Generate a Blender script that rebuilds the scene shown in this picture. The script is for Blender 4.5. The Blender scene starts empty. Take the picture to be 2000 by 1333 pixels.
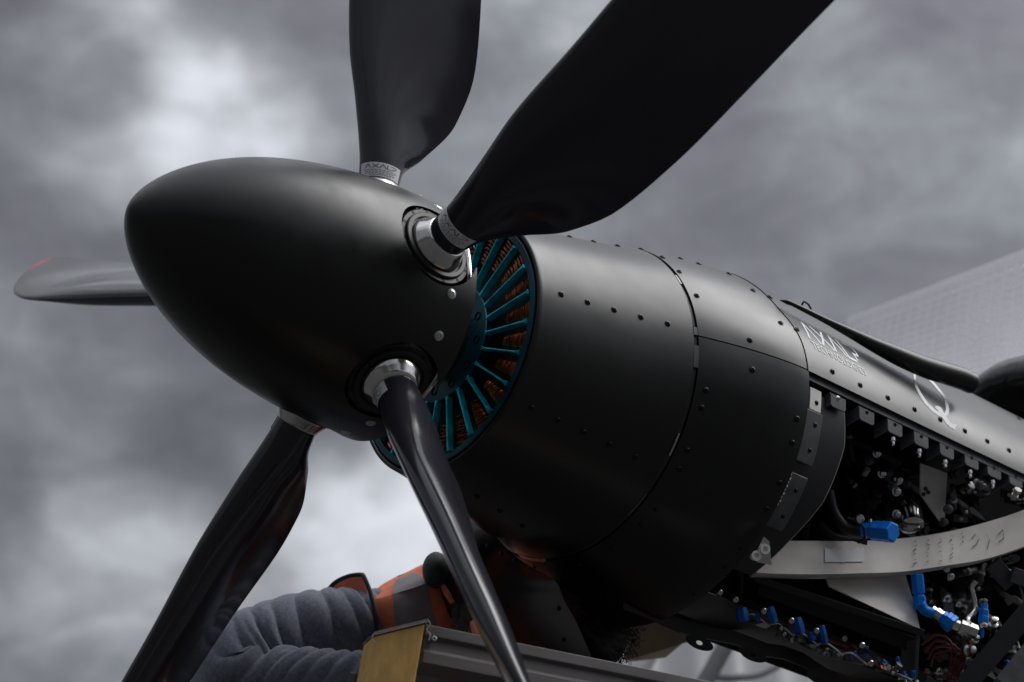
import bpy, bmesh, math, random
import numpy as np
from mathutils import Vector, Matrix, noise as mnoise
random.seed(4); rng = np.random.default_rng(4)
C = bpy.context.scene.collection
R = math.radians
AXH = 2.35                                   # height of the propeller axis above the apron (m)
# ------------------------------------------------------------------ camera
FPX, PIT, PSI = 4444.08, 0.5182, 0.8410      # focal length in pixels of a 2000 px wide frame, pitch up, heading
CAM = np.array([-1.5251, -2.5907, -1.9186])  # relative to the spinner nose
FW = np.array([math.cos(PIT)*math.cos(PSI), math.cos(PIT)*math.sin(PSI), math.sin(PIT)])
RT = np.array([math.sin(PSI), -math.cos(PSI), 0.0]); UP = np.cross(RT, FW)
cd = bpy.data.cameras.new('camera'); co = bpy.data.objects.new('camera', cd); C.objects.link(co)
co.matrix_world = Matrix(((RT[0], UP[0], -FW[0], CAM[0]), (RT[1], UP[1], -FW[1], CAM[1]), (RT[2], UP[2], -FW[2], CAM[2]+AXH), (0, 0, 0, 1)))
cd.sensor_width = 36; cd.lens = FPX/2000*36; cd.clip_start = 0.05; cd.clip_end = 5000
cd.dof.use_dof = True; cd.dof.focus_distance = 3.86; cd.dof.aperture_fstop = 4.2
sc = bpy.context.scene; sc.camera = co
# ------------------------------------------------------------------ sky
SUN_EL, SUN_AZ = R(52), R(130)                # the veiled sun stands high on the camera's side, towards the tail
SUND = (math.sin(SUN_AZ)*math.cos(SUN_EL), math.cos(SUN_AZ)*math.cos(SUN_EL), math.sin(SUN_EL))
w = bpy.data.worlds.new('World'); sc.world = w; w.use_nodes = True
nt = w.node_tree; nt.nodes.clear(); N = nt.nodes.new; L = nt.links.new
def mth(op, a, b=None, c=None, clamp=False):
    n = N('ShaderNodeMath'); n.operation = op; n.use_clamp = clamp
    for i, v in enumerate((a, b, c)):
        if v is None: continue
        if isinstance(v, (int, float)): n.inputs[i].default_value = v
        else: L(v, n.inputs[i])
    return n.outputs[0]
def vmth(op, a, b):
    n = N('ShaderNodeVectorMath'); n.operation = op
    for i, v in enumerate((a, b)):
        if isinstance(v, (tuple, list)): n.inputs[i].default_value = v
        else: L(v, n.inputs[i])
    return n.outputs['Value'] if op == 'DOT_PRODUCT' else n.outputs[0]
tc = N('ShaderNodeTexCoord'); D = vmth('NORMALIZE', tc.outputs['Generated'], (0, 0, 0))
def noise(vec, scale, detail, rough, dist=0.0):
    n = N('ShaderNodeTexNoise'); n.inputs['Scale'].default_value = scale; n.inputs['Detail'].default_value = detail
    n.inputs['Roughness'].default_value = rough; n.inputs['Distortion'].default_value = dist; L(vec, n.inputs['Vector']); return n
# wind-stretched coordinates so that the banks lie roughly along one heading
mp = N('ShaderNodeMapping'); mp.inputs['Scale'].default_value = (1, 1, 1.7); mp.inputs['Location'].default_value = (3.1, 1.7, 0.4); L(D, mp.inputs['Vector'])
n1 = noise(mp.outputs[0], 5.0, 4, .5, .25); n2 = noise(mp.outputs[0], 16, 5, .55, .5); n3 = noise(mp.outputs[0], 46, 6, .6, .8)
warp = noise(D, 9, 3, .55)
wv = vmth('SCALE', vmth('SUBTRACT', warp.outputs['Color'], (.5, .5, .5)), (0, 0, 0)); wv.node.inputs[3].default_value = .16
DW = vmth('NORMALIZE', vmth('ADD', D, wv), (0, 0, 0))
def dirpx(u, v):
    d = (u-1000)/FPX*RT-(v-666.5)/FPX*UP+FW; return tuple(d/np.linalg.norm(d))
cloud = mth('ADD', mth('MULTIPLY', mth('SUBTRACT', n1.outputs[0], .5), .8), mth('ADD', mth('MULTIPLY', mth('SUBTRACT', n2.outputs[0], .5), .62), mth('MULTIPLY', mth('SUBTRACT', n3.outputs[0], .5), .16)))
# the banks and breaks of this sky, each a soft lobe about its own bearing
for u, v, rad, amp in [(300, 190, 3.3, .36), (440, 230, 2.2, .26), (-60, -40, 3.4, -.34), (60, 260, 2.6, -.12), (700, 1090, 3.6, .50), (860, 1010, 2.4, .24), (300, 960, 2.6, .18), (100, 700, 4.0, -.10),
                       (500, 830, 3.0, -.30), (640, 640, 3.5, -.20), (60, 470, 3.2, -.10), (620, 60, 3.4, -.12), (1180, 300, 4.2, -.10), (1400, 280, 3.6, -.12),
                       (1720, 300, 3.5, .10), (1120, 20, 3.5, .18), (2040, -20, 3.4, -.30), (1900, 420, 2.6, -.10), (960, 320, 2.2, .22), (1230, 430, 2.4, .10), (60, 1180, 2.6, .04), (-40, 1000, 2.5, -.14), (-400, 500, 7, .2), (2500, 400, 8, .1)]:
    dt = vmth('DOT_PRODUCT', DW, dirpx(u, v))
    f = mth('EXPONENT', mth('MULTIPLY', mth('SUBTRACT', dt, 1.0), 1.0/(1-math.cos(R(rad)))))
    cloud = mth('ADD', cloud, mth('MULTIPLY', f, amp))
ramp = N('ShaderNodeValToRGB'); L(mth('ADD', cloud, .30, clamp=True), ramp.inputs[0])
cr = ramp.color_ramp; cr.elements[0].position = 0; cr.elements[0].color = (.086, .086, .098, 1)
cr.elements[1].position = 1; cr.elements[1].color = (.71, .73, .78, 1)
for p, c in [(.22, (.132, .132, .147)), (.38, (.184, .195, .208)), (.56, (.30, .31, .33)), (.76, (.48, .50, .54))]:
    e = cr.elements.new(p); e.color = c+(1,)
sep = N('ShaderNodeSeparateXYZ'); L(D, sep.inputs[0])
# an overcast sky is about three times as bright overhead as low down
zr = N('ShaderNodeMapRange'); zr.interpolation_type = 'SMOOTHSTEP'; zr.inputs[1].default_value = .56; zr.inputs[2].default_value = .95; zr.inputs[3].default_value = 1.0; zr.inputs[4].default_value = 4.2; L(sep.outputs[2], zr.inputs[0])
gd = vmth('DOT_PRODUCT', D, tuple(SUND))                     # glow of the veiled sun
glow = mth('MULTIPLY', mth('EXPONENT', mth('MULTIPLY', mth('SUBTRACT', gd, 1.0), 1/(1-math.cos(R(45))))), 3.1)
zen = mth('ADD', zr.outputs[0], glow)
sky = N('ShaderNodeTexSky'); sky.sky_type = 'NISHITA'; sky.sun_disc = False; sky.sun_elevation = SUN_EL; sky.sun_rotation = SUN_AZ
cs = N('ShaderNodeVectorMath'); cs.operation = 'SCALE'; L(ramp.outputs[0], cs.inputs[0]); L(mth('MULTIPLY', zen, 6.3), cs.inputs[3])
mx = N('ShaderNodeMix'); mx.data_type = 'RGBA'; mx.inputs[0].default_value = .96; L(sky.outputs[0], mx.inputs[6]); L(cs.outputs[0], mx.inputs[7])
bg = N('ShaderNodeBackground'); L(mx.outputs[2], bg.inputs[0]); bg.inputs[1].default_value = .1
wo = N('ShaderNodeOutputWorld'); L(bg.outputs[0], wo.inputs[0])
# ------------------------------------------------------------------ sun (overcast)
sl = bpy.data.lights.new('sun', 'SUN'); sl.energy = 1.15; sl.angle = R(44); sl.color = (1, .985, .96)
so = bpy.data.objects.new('sun', sl); C.objects.link(so)
sd = Vector(SUND)
so.rotation_euler = sd.to_track_quat('Z', 'Y').to_euler(); so.location = (0, 0, 8)
sc.view_settings.view_transform = 'Standard'; sc.view_settings.look = 'None'; sc.view_settings.exposure = .65; sc.view_settings.gamma = 1
sc.view_settings.use_curve_mapping = False
# ------------------------------------------------------------------ materials
MATS = {}
def mat(name, col, rough=.5, metal=0., coat=0., spec=.5, var=.0, vscale=12., bump=.0, bscale=60., rvar=.0, col2=None, trans=0., emit=None, stretch=None, sheen=0.):
    if name in MATS: return MATS[name]
    m = bpy.data.materials.new(name); m.use_nodes = True; t = m.node_tree; b = t.nodes['Principled BSDF']
    b.inputs['Base Color'].default_value = tuple(col)+(1,); b.inputs['Roughness'].default_value = rough; b.inputs['Metallic'].default_value = metal
    b.inputs['Coat Weight'].default_value = coat; b.inputs['Coat Roughness'].default_value = .06; b.inputs['Specular IOR Level'].default_value = spec
    b.inputs['Transmission Weight'].default_value = trans; b.inputs['Sheen Weight'].default_value = sheen
    c = t.nodes.new('ShaderNodeTexCoord'); v = c.outputs['Object']
    if stretch:
        mpp = t.nodes.new('ShaderNodeMapping'); mpp.inputs['Scale'].default_value = stretch; t.links.new(v, mpp.inputs[0]); v = mpp.outputs[0]
    def nz(s, d=4):
        n = t.nodes.new('ShaderNodeTexNoise'); n.inputs['Scale'].default_value = s; n.inputs['Detail'].default_value = d; t.links.new(v, n.inputs['Vector']); return n.outputs[0]
    if var or col2:
        x = t.nodes.new('ShaderNodeMix'); x.data_type = 'RGBA'
        c2 = col2 or tuple(min(1, k*(1+var)) for k in col); c1 = col if col2 else tuple(k*(1-var) for k in col)
        x.inputs[6].default_value = tuple(c1)+(1,); x.inputs[7].default_value = tuple(c2)+(1,)
        mr = t.nodes.new('ShaderNodeMapRange'); mr.inputs[1].default_value = .35; mr.inputs[2].default_value = .65; t.links.new(nz(vscale, 6), mr.inputs[0])
        t.links.new(mr.outputs[0], x.inputs[0]); t.links.new(x.outputs[2], b.inputs['Base Color'])
    if rvar:
        mr = t.nodes.new('ShaderNodeMapRange'); mr.inputs[1].default_value = .3; mr.inputs[2].default_value = .7
        mr.inputs[3].default_value = max(.02, rough-rvar); mr.inputs[4].default_value = rough+rvar
        t.links.new(nz(vscale*.8, 6), mr.inputs[0]); t.links.new(mr.outputs[0], b.inputs['Roughness'])
    if bump:
        bp = t.nodes.new('ShaderNodeBump'); bp.inputs['Strength'].default_value = 1; bp.inputs['Distance'].default_value = bump
        t.links.new(nz(bscale, 3), bp.inputs['Height']); t.links.new(bp.outputs[0], b.inputs['Normal'])
    MATS[name] = m; return m
M_spin = mat('satin black spinner paint', (.002, .002, .0023), .36, spec=.6, rvar=.09, vscale=14, bump=.0003, bscale=11)
M_cowl = mat('satin black composite panel', (.002, .002, .0023), .34, spec=.6, rvar=.07, vscale=7, bump=.0015, bscale=6, var=.15)
M_cowl2 = mat('satin black upper panel', (.002, .002, .0023), .34, spec=.8, rvar=.07, vscale=6, bump=.0010, bscale=6, var=.15)
M_blade = mat('gloss black blade', (.038, .036, .046), .15, spec=.5, rvar=.03, vscale=20, coat=.0)
M_bladeg = mat('grey blade tip paint', (.30, .31, .33), .3, rvar=.05)
M_red = mat('red tip paint', (.55, .07, .05), .35)
M_blk = mat('black anodised metal', (.012, .012, .014), .42, spec=.4, rvar=.08)
M_bolt = mat('black oxide bolt', (.015, .015, .017), .3, metal=.5, rvar=.06)
M_dark = mat('dark engine bay metal', (.010, .010, .011), .6, var=.3)
M_black = mat('black cavity lining', (.004, .004, .004), .9, spec=.1)
M_flange = mat('graphite flange', (.085, .085, .092), .5, var=.25, vscale=30, rvar=.1, bump=.0002, bscale=200)
M_alu = mat('brushed aluminium', (.62, .61, .60), .32, metal=1, rvar=.1, vscale=30, stretch=(1, 8, 8), var=.08)
M_steel = mat('polished steel', (.72, .70, .68), .16, metal=1, rvar=.06, vscale=25)
M_screw = mat('stainless screw', (.6, .6, .58), .3, metal=1, rvar=.08)
M_raw = mat('unpainted aluminium sheet', (.66, .62, .58), .5, metal=.1, rvar=.1, vscale=14, col2=(.54, .505, .47))
M_white = mat('white printed label', (.90, .89, .92), .5, var=.04)
M_ink = mat('label ink', (.03, .03, .04), .6)
M_paintw = mat('white lettering paint', (.88, .88, .90), .5, spec=.5)
M_primer = mat('cream primer', (.85, .83, .78), .5, var=.08, vscale=40)
M_teal_hl = mat('highlighted teal anodised fin', (.015, .58, .80), .22, metal=.5, var=.35, vscale=60)  # brighter copy of the teal, the fins' highlight put into the colour
M_teal = mat('teal anodised aluminium', (.003, .070, .10), .3, metal=.5, var=.4, vscale=18, rvar=.08)
M_copper = mat('enamelled copper winding', (.24, .065, .022), .4, metal=.7, var=.6, vscale=55)
M_blue = mat('blue anodised fitting', (.0, .24, .90), .4, metal=.1, rvar=.08, vscale=40)
M_blue_shade = mat('shaded blue anodised fitting', (.0, .10, .42), .45, metal=.3, var=.4, vscale=70)  # darker copy of the fitting blue, shade put into the colour
M_hose = mat('black rubber hose', (.012, .012, .015), .38)
M_wire_r = mat('dark red wire', (.16, .01, .015), .45)
M_wire_w = mat('white wire', (.5, .48, .47), .5)
M_pearl = mat('rubber seal', (.03, .03, .03), .35, rvar=.15, vscale=50)
M_fleece = mat('blue grey fleece', (.20, .21, .275), .95, spec=.1, var=.18, vscale=160, bump=.0008, bscale=420, sheen=.35)
M_orange = mat('orange high visibility fabric', (.98, .27, .14), .7, spec=.3, var=.10, vscale=20, bump=.003, bscale=18)
M_tape = mat('grey reflective tape', (.27, .235, .245), .45, var=.15, vscale=30, bump=.0015, bscale=25)
M_piping = mat('black piping', (.02, .02, .025), .6)
M_skin = mat('skin', (.45, .24, .16), .5, var=.1)
M_hairg = mat('grey brown hair', (.10, .085, .08), .6, var=.3, vscale=90)
M_hairb = mat('black curly hair', (.006, .005, .005), .5)
M_maroon = mat('dark maroon cloth', (.055, .014, .020), .8, var=.2)
M_trous = mat('dark work trousers', (.02, .02, .03), .85, var=.2)
M_yel = mat('yellow fibreglass', (.85, .50, .14), .55, var=.14, vscale=22, rvar=.1, bump=.0004, bscale=60, stretch=(3, 3, .6))
M_ladal = mat('ladder aluminium', (.125, .115, .115), .5, metal=.5, rvar=.1, stretch=(1, 1, 6), var=.12)
M_olive = mat('olive brown panel', (.085, .070, .042), .7, var=.2)
M_olive2 = mat('pale tarpaulin', (.75, .75, .77), .6, var=.04, vscale=3)
M_glass = mat('dark tinted windshield', (.006, .006, .007), .12, spec=.5)
M_asph = mat('apron concrete', (.042, .042, .043), .9, var=.2, vscale=1.5, bump=.004, bscale=40)
def tarp(name, tcol, a):
    m = bpy.data.materials.new(name); m.use_nodes = True; t = m.node_tree; t.nodes.clear()
    o = t.nodes.new('ShaderNodeOutputMaterial'); d = t.nodes.new('ShaderNodeBsdfDiffuse'); tr = t.nodes.new('ShaderNodeBsdfTranslucent'); tp = t.nodes.new('ShaderNodeBsdfTransparent')
    d.inputs[0].default_value = tcol+(1,); tr.inputs[0].default_value = tcol+(1,)
    n = t.nodes.new('ShaderNodeTexNoise'); n.inputs['Scale'].default_value = 1.6; n.inputs['Detail'].default_value = 5
    m1 = t.nodes.new('ShaderNodeMixShader'); m1.inputs[0].default_value = .6; t.links.new(d.outputs[0], m1.inputs[1]); t.links.new(tr.outputs[0], m1.inputs[2])
    m2 = t.nodes.new('ShaderNodeMixShader'); t.links.new(m1.outputs[0], m2.inputs[2]); t.links.new(tp.outputs[0], m2.inputs[1])
    mr = t.nodes.new('ShaderNodeMapRange'); mr.inputs[3].default_value = a-.12; mr.inputs[4].default_value = a+.12
    t.links.new(n.outputs[0], mr.inputs[0]); t.links.new(mr.outputs[0], m2.inputs[0]); t.links.new(m2.outputs[0], o.inputs[0]); return m
M_tarp = tarp('translucent reinforced sheeting', (.78, .77, .83), .56)
M_scrim = tarp('scrim thread', (.95, .94, .98), .9)
# ------------------------------------------------------------------ mesh helpers
def at(u, v, d):                                  # a point of the photograph at its real depth, relative to the nose
    return CAM+d*((u-1000)/FPX*RT-(v-666.5)/FPX*UP+FW)
def W(p): return (float(p[0]), float(p[1]), float(p[2])+AXH)
class MB:
    def __init__(s): s.v = []; s.f = []
    def add(s, vs, fs):
        n = len(s.v); s.v += [tuple(map(float, p)) for p in vs]; s.f += [tuple(i+n for i in f) for f in fs]; return s
    def mesh(s, name, m, smooth=True, angle=35):
        me = bpy.data.meshes.new(name); me.from_pydata(s.v, [], s.f); me.update()
        bm = bmesh.new(); bm.from_mesh(me); bmesh.ops.recalc_face_normals(bm, faces=bm.faces)
        bm.to_mesh(me); bm.free()
        for mm in (m if isinstance(m, (list, tuple)) else [m]): me.materials.append(mm)
        if smooth: me.shade_smooth(); me.set_sharp_from_angle(angle=R(angle))
        return me
    def obj(s, name, m, parent=None, smooth=True, angle=35): return put(name, s.mesh(name, m, smooth, angle), parent)
def put(name, me, parent=None):
    o = bpy.data.objects.new(name, me); C.objects.link(o); o.parent = parent; return o
def thing(name, label, cat, loc=(0, 0, 0), group=None):
    o = bpy.data.objects.new(name, None); C.objects.link(o); o.location = loc; o.empty_display_size = .1
    o['label'] = label; o['category'] = cat
    if group: o['group'] = group
    return o
def grid(fn, nu, nv, closev=False, closeu=False):
    vs = [fn(i/(nu if closeu else nu-1), j/(nv if closev else nv-1)) for i in range(nu) for j in range(nv)]
    fs = []
    for i in range(nu if closeu else nu-1):
        for j in range(nv if closev else nv-1):
            a = i*nv+j; b = i*nv+(j+1) % nv; c = ((i+1) % nu)*nv+(j+1) % nv; d = ((i+1) % nu)*nv+j; fs.append((a, b, c, d))
    return vs, fs
def frame(t):
    t = np.array(t, float); t /= np.linalg.norm(t); a = np.array([0, 0, 1.]) if abs(t[2]) < .9 else np.array([1., 0, 0])
    u = np.cross(t, a); u /= np.linalg.norm(u); return t, u, np.cross(t, u)
def smooth_path(pts, n):
    p = np.array(pts, float); m = len(p); out = []
    q = np.vstack([2*p[0]-p[1], p, 2*p[-1]-p[-2]])
    for k in range(n):
        s = k/(n-1)*(m-1); i = min(int(s), m-2); t = s-i; a, b, c, d = q[i], q[i+1], q[i+2], q[i+3]
        out.append(.5*((2*b)+(-a+c)*t+(2*a-5*b+4*c-d)*t*t+(-a+3*b-3*c+d)*t**3))
    return np.array(out)
def tube(mb, pts, r, n=10, sm=0, caps=True):
    p = smooth_path(pts, sm) if sm else np.array(pts, float); rr = np.interp(np.linspace(0, 1, len(p)), np.linspace(0, 1, len(np.atleast_1d(r))), np.atleast_1d(r))
    vs = []; u = None
    for i in range(len(p)):
        t = p[min(i+1, len(p)-1)]-p[max(i-1, 0)]; t = t/np.linalg.norm(t)
        if u is None: _, u, _ = frame(t)
        u = u-t*np.dot(u, t); u /= np.linalg.norm(u); v = np.cross(t, u)
        for j in range(n): a = 2*math.pi*j/n; vs.append(p[i]+rr[i]*(u*math.cos(a)+v*math.sin(a)))
    fs = [(i*n+j, i*n+(j+1) % n, (i+1)*n+(j+1) % n, (i+1)*n+j) for i in range(len(p)-1) for j in range(n)]
    if caps: fs += [tuple(range(n))[::-1], tuple((len(p)-1)*n+j for j in range(n))]
    mb.add(vs, fs); return mb
def lathe(mb, base, axis, prof, n=16, cap=True):             # prof: (height along axis, radius)
    t, u, v = frame(axis); base = np.array(base, float); vs = []; fs = []
    for h, r in prof:
        for j in range(n): a = 2*math.pi*j/n; vs.append(base+t*h+r*(u*math.cos(a)+v*math.sin(a)))
    for i in range(len(prof)-1): fs += [(i*n+j, i*n+(j+1) % n, (i+1)*n+(j+1) % n, (i+1)*n+j) for j in range(n)]
    if cap and prof[0][1] > 1e-5: fs.append(tuple(range(n)))
    if cap and prof[-1][1] > 1e-5: fs.append(tuple((len(prof)-1)*n+j for j in range(n)))
    mb.add(vs, fs); return mb
def obox(mb, c, ex, ey, ez, hx, hy, hz):
    c = np.array(c, float); ex, ey, ez = [np.array(e, float)/np.linalg.norm(e) for e in (ex, ey, ez)]
    vs = [c+ex*hx*a+ey*hy*b+ez*hz*d for a in (-1, 1) for b in (-1, 1) for d in (-1, 1)]
    mb.add(vs, [(0, 1, 3, 2), (4, 6, 7, 5), (0, 4, 5, 1), (2, 3, 7, 6), (0, 2, 6, 4), (1, 5, 7, 3)]); return mb
def plate(mb, quad, th, nrm=None):                  # a polygon with thickness
    q = np.array(quad, float); nn = np.cross(q[1]-q[0], q[-1]-q[0]) if nrm is None else np.array(nrm, float); nn /= np.linalg.norm(nn)
    n = len(q); mb.add(list(q)+list(q+nn*th), [tuple(range(n)), tuple(range(n, 2*n))[::-1]]+[(i, (i+1) % n, n+(i+1) % n, n+i) for i in range(n)]); return mb
def bevel(o, w=.001, seg=2):
    m = o.modifiers.new('bevel', 'BEVEL'); m.width = w; m.segments = seg; m.limit_method = 'ANGLE'; m.angle_limit = R(40); return o
# ------------------------------------------------------------------ ground
g = MB(); gv, gf = grid(lambda a, b: ((a-.5)*3000, (b-.5)*3000, 0), 9, 9); g.add(gv, gf)
gr = g.obj('ground', M_asph, smooth=False); gr['kind'] = 'structure'
# unseen wooded ridge added all round to darken the paint's low reflections
hl = MB(); NH = 180; hv = []
for ring, rr_ in enumerate((700, 820, 950, 1150, 1500)):
    for j in range(NH):
        a = 2*math.pi*j/NH; h_ = [0, .35, .8, 1, 1.05][ring]*(225+70*math.sin(a*3+1)+45*math.sin(a*7+2)+22*math.sin(a*17)+rng.uniform(-9, 9)); hv.append((rr_*math.cos(a), rr_*math.sin(a), h_-.5))
hl.add(hv, [(i*NH+j, i*NH+(j+1) % NH, (i+1)*NH+(j+1) % NH, (i+1)*NH+j) for i in range(4) for j in range(NH)])
ho3 = hl.obj('added_ridge', mat('added dark slope', (.025, .032, .022), .95, spec=.1, col2=(.05, .055, .045), vscale=.02), smooth=False); ho3['kind'] = 'structure'
# ------------------------------------------------------------------ fuselage cross-sections
PHK = [-180, -90, -75, -50, -30, -15, 0, 10, 15.5, 21.6, 30, 45, 60, 90, 180]
RHK = [.362, .362, .362, .364, .368, .369, .367, .358, .348, .338, .332, .327, .325, .320, .330]
_pf = np.polyfit([.6447, .7963, .9479], [.233, .2584, .2933], 2)
PHF = np.arange(-180, 181, 1.0); RHF = np.interp(PHF, PHK, RHK); RHF = np.convolve(np.r_[[RHF[0]]*6, RHF, [RHF[-1]]*6], np.ones(13)/13, 'valid')
def RAD(x, ph):
    ph = (ph+180) % 360-180
    if x <= .5285: return .21*(1-(1-max(x, 0)/.5285)**2.39)**.6402
    if x <= .9479: return float(np.polyval(_pf, x))
    t = min(1, (x-.9479)/.2055); return .2933+(float(np.interp(ph, PHF, RHF))-.2933)*(1-(1-t)**1.3)
def PT(x, ph, dr=0.):
    r = RAD(x, ph)+dr; a = R(ph); return np.array([x, -r*math.cos(a), r*math.sin(a)])
def NRM(x, ph):
    a = PT(x+.004, ph)-PT(x-.004, ph); b = PT(x, ph+1)-PT(x, ph-1); n = np.cross(b, a); n /= np.linalg.norm(n)
    return n if np.dot(n, (0, -math.cos(R(ph)), math.sin(R(ph)))) > 0 else -n
def skin(mb, x0, x1, p0, p1, nx, np_, dr=0., th=.003, edge=None):
    """a panel of the skin with thickness; edge(s) may shift p0 along x"""
    e0 = (lambda s: p0) if not callable(p0) else p0; e1 = (lambda s: p1) if not callable(p1) else p1
    X0 = (lambda t: x0) if not callable(x0) else x0; X1 = (lambda t: x1) if not callable(x1) else x1
    def f(d): return lambda s, t: PT(X0(t)+(X1(t)-X0(t))*s, e0(s)+(e1(s)-e0(s))*t, dr+d)
    o, fo = grid(f(0), nx, np_); i, fi = grid(f(-th), nx, np_); n = len(o)
    fs = fo+[tuple(k+n for k in q[::-1]) for q in fi]
    idx = [j for j in range(np_)]+[i2*np_+np_-1 for i2 in range(1, nx)]+[(nx-1)*np_+j for j in range(np_-2, -1, -1)]+[i2*np_ for i2 in range(nx-2, 0, -1)]
    fs += [(idx[k], idx[(k+1) % len(idx)], idx[(k+1) % len(idx)]+n, idx[k]+n) for k in range(len(idx))]
    mb.add(o+i, fs); return mb
AC = thing('aircraft', 'matte black electric aircraft nose with pointed spinner, five blades and opened engine bay', 'aircraft', (0, 0, AXH))
# ---- spinner with five open blade ports
TH0 = R(8.55); BX = .4544
def rdir(k): a = TH0-k*2*math.pi/5; return np.array([0, -math.cos(a), math.sin(a)])
def tdir(k): a = TH0-k*2*math.pi/5; return np.array([0, math.sin(a), math.cos(a)])
def make_spinner():
    xs = [.5285*(1-math.cos(math.pi/2*i/110)) for i in range(111)]
    mb = MB(); prof = [(x, RAD(x, 0)) for x in xs]; prof[0] = (0, 0.0)
    inn = [(max(x+.004*(x < .3), .006), max(RAD(x, 0)-.005, .0)) for x in xs[::-1]]
    NS = 240; vs = [(0, 0, 0)]; fs = []
    ring = prof[1:]+inn[:-1]
    for x, r in ring:
        for j in range(NS): a = 2*math.pi*j/NS; vs.append((x, -r*math.cos(a), r*math.sin(a)))
    fs += [(0, 1+j, 1+(j+1) % NS) for j in range(NS)]
    for i in range(len(ring)-1): fs += [(1+i*NS+j, 1+i*NS+(j+1) % NS, 1+(i+1)*NS+(j+1) % NS, 1+(i+1)*NS+j) for j in range(NS)]
    vs.append((.006, 0, 0)); l = len(vs)-1; b = 1+(len(ring)-1)*NS; fs += [(b+j, b+(j+1) % NS, l) for j in range(NS)]
    mb.add(vs, fs); me = mb.mesh('spinner_raw', M_spin, False); tmp = bpy.data.objects.new('spinner_raw', me); C.objects.link(tmp)
    cut = MB()
    for k in range(5): lathe(cut, np.array([BX, 0, 0])+rdir(k)*.12, rdir(k), [(0, .0765), (.2, .0765)], 64)
    cm = cut.mesh('cutter', M_spin, False); co2 = bpy.data.objects.new('cutter', cm); C.objects.link(co2)
    m = tmp.modifiers.new('b', 'BOOLEAN'); m.operation = 'DIFFERENCE'; m.object = co2; m.solver = 'EXACT'
    dg = bpy.context.evaluated_depsgraph_get(); me2 = bpy.data.meshes.new_from_object(tmp.evaluated_get(dg)); me2.name = 'spinner'
    bpy.data.objects.remove(tmp); bpy.data.objects.remove(co2)
    me2.shade_smooth(); nl = []
    for p in me2.polygons:
        for li in p.loop_indices:
            v = me2.vertices[me2.loops[li].vertex_index].co; rr = math.hypot(v.y, v.z)
            x = v.x; h = 1e-4; x1 = min(max(x, 2e-4), .528); sl_ = (RAD(x1+h, 0)-RAD(x1-h, 0))/(2*h)
            n = Vector((-sl_, v.y/max(rr, 1e-6), v.z/max(rr, 1e-6))).normalized() if rr > 1e-4 else Vector((-1, 0, 0))
            if p.normal.dot(n) < .85: n = -n if p.normal.dot(n) < -.85 else p.normal
            nl.append(n)
    me2.normals_split_custom_set(nl); return me2
spinner = put('spinner', make_spinner(), AC)
# ---- fasteners (shared meshes, modelled along +Z)
def bolt_mesh(name, m, r=.0048, h=.0028):
    mb = MB(); lathe(mb, (0, 0, 0), (0, 0, 1), [(-.002, r*1.28), (.0004, r*1.28), (.0007, r*1.02), (h*.55, r), (h*.9, r*.72), (h, r*.5), (h*.35, r*.42), (h*.35, 0)], 14)
    return mb.mesh(name, m, True, 50)
BM = bolt_mesh('bolt', M_bolt); BS = bolt_mesh('screw', M_screw, .0066, .0024); BF = bolt_mesh('bolt_small', M_bolt, .0036, .002); BFs = bolt_mesh('bolt_steel', M_screw, .004, .003)
def fasten(me, name, p, n, parent=AC):
    o = put(name, me, parent); o.location = tuple(map(float, p)); o.rotation_mode = 'QUATERNION'
    o.rotation_quaternion = Vector(tuple(map(float, n))).to_track_quat('Z', 'Y') @ Matrix.Rotation(random.uniform(0, 6), 3, 'Z').to_quaternion(); return o
def bolt(x, ph, dr=0., me=None, name='bolt', parent=AC): return fasten(me or BM, name, PT(x, ph, dr), NRM(x, ph), parent)
for ph in [-14.9, -34.4, -89, -107, -161, -179, 129, 110, 57, 38]: fasten(BS, 'screw', PT(.482, ph), NRM(.482, ph), spinner)
# ---- hub inside the spinner
hb = MB(); lathe(hb, (.33, 0, 0), (1, 0, 0), [(0, .05), (.03, .11), (.06, .135), (.175, .135), (.19, .12), (.20, .06), (.312, .06)], 48); hb.obj('hub', M_dark, AC)
bpk = MB(); lathe(bpk, (.5195, 0, 0), (1, 0, 0), [(0, .06), (0, .196), (.003, .2), (.006, .2), (.006, .06)], 120); bpk.obj('spinner_backplate', M_steel, AC)
# ---- propeller blades
KR = [.222, .255, .30, .38, .48, .62, .80, .95, 1.05, 1.15, 1.22, 1.27, 1.30, 1.315]
KB = [1.618, 1.66, 1.779, 1.915, 2.031, 2.14, 2.20, 2.25, 2.30, 2.34, 2.38, 2.40, 2.41, 2.41]
KA = [-.0345, -.037, -.045, -.063, -.086, -.104, -.128, -.134, -.129, -.109, -.080, -.045, -.01, .018]
KE = [.0345, .040, .074, .122, .140, .132, .110, .090, .079, .073, .067, .060, .050, .038]
KT = [.069, .070, .066, .058, .052, .048, .044, .028, .019, .013, .010, .008, .006, .003]
def cub(r, ys):
    i = max(0, min(len(KR)-2, int(np.searchsorted(KR, r))-1)); t = (r-KR[i])/(KR[i+1]-KR[i])
    def m(j):
        if j <= 0 or j >= len(KR)-1: j0, j1 = max(j-1, 0), min(j+1, len(KR)-1); return (ys[j1]-ys[j0])/(KR[j1]-KR[j0])
        a = (ys[j]-ys[j-1])/(KR[j]-KR[j-1]); b = (ys[j+1]-ys[j])/(KR[j+1]-KR[j]); return 0 if a*b <= 0 else 2*a*b/(a+b)
    h = KR[i+1]-KR[i]; t2, t3 = t*t, t**3
    return (2*t3-3*t2+1)*ys[i]+(t3-2*t2+t)*h*m(i)+(-2*t3+3*t2)*ys[i+1]+(t3-t2)*h*m(i+1)
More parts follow.
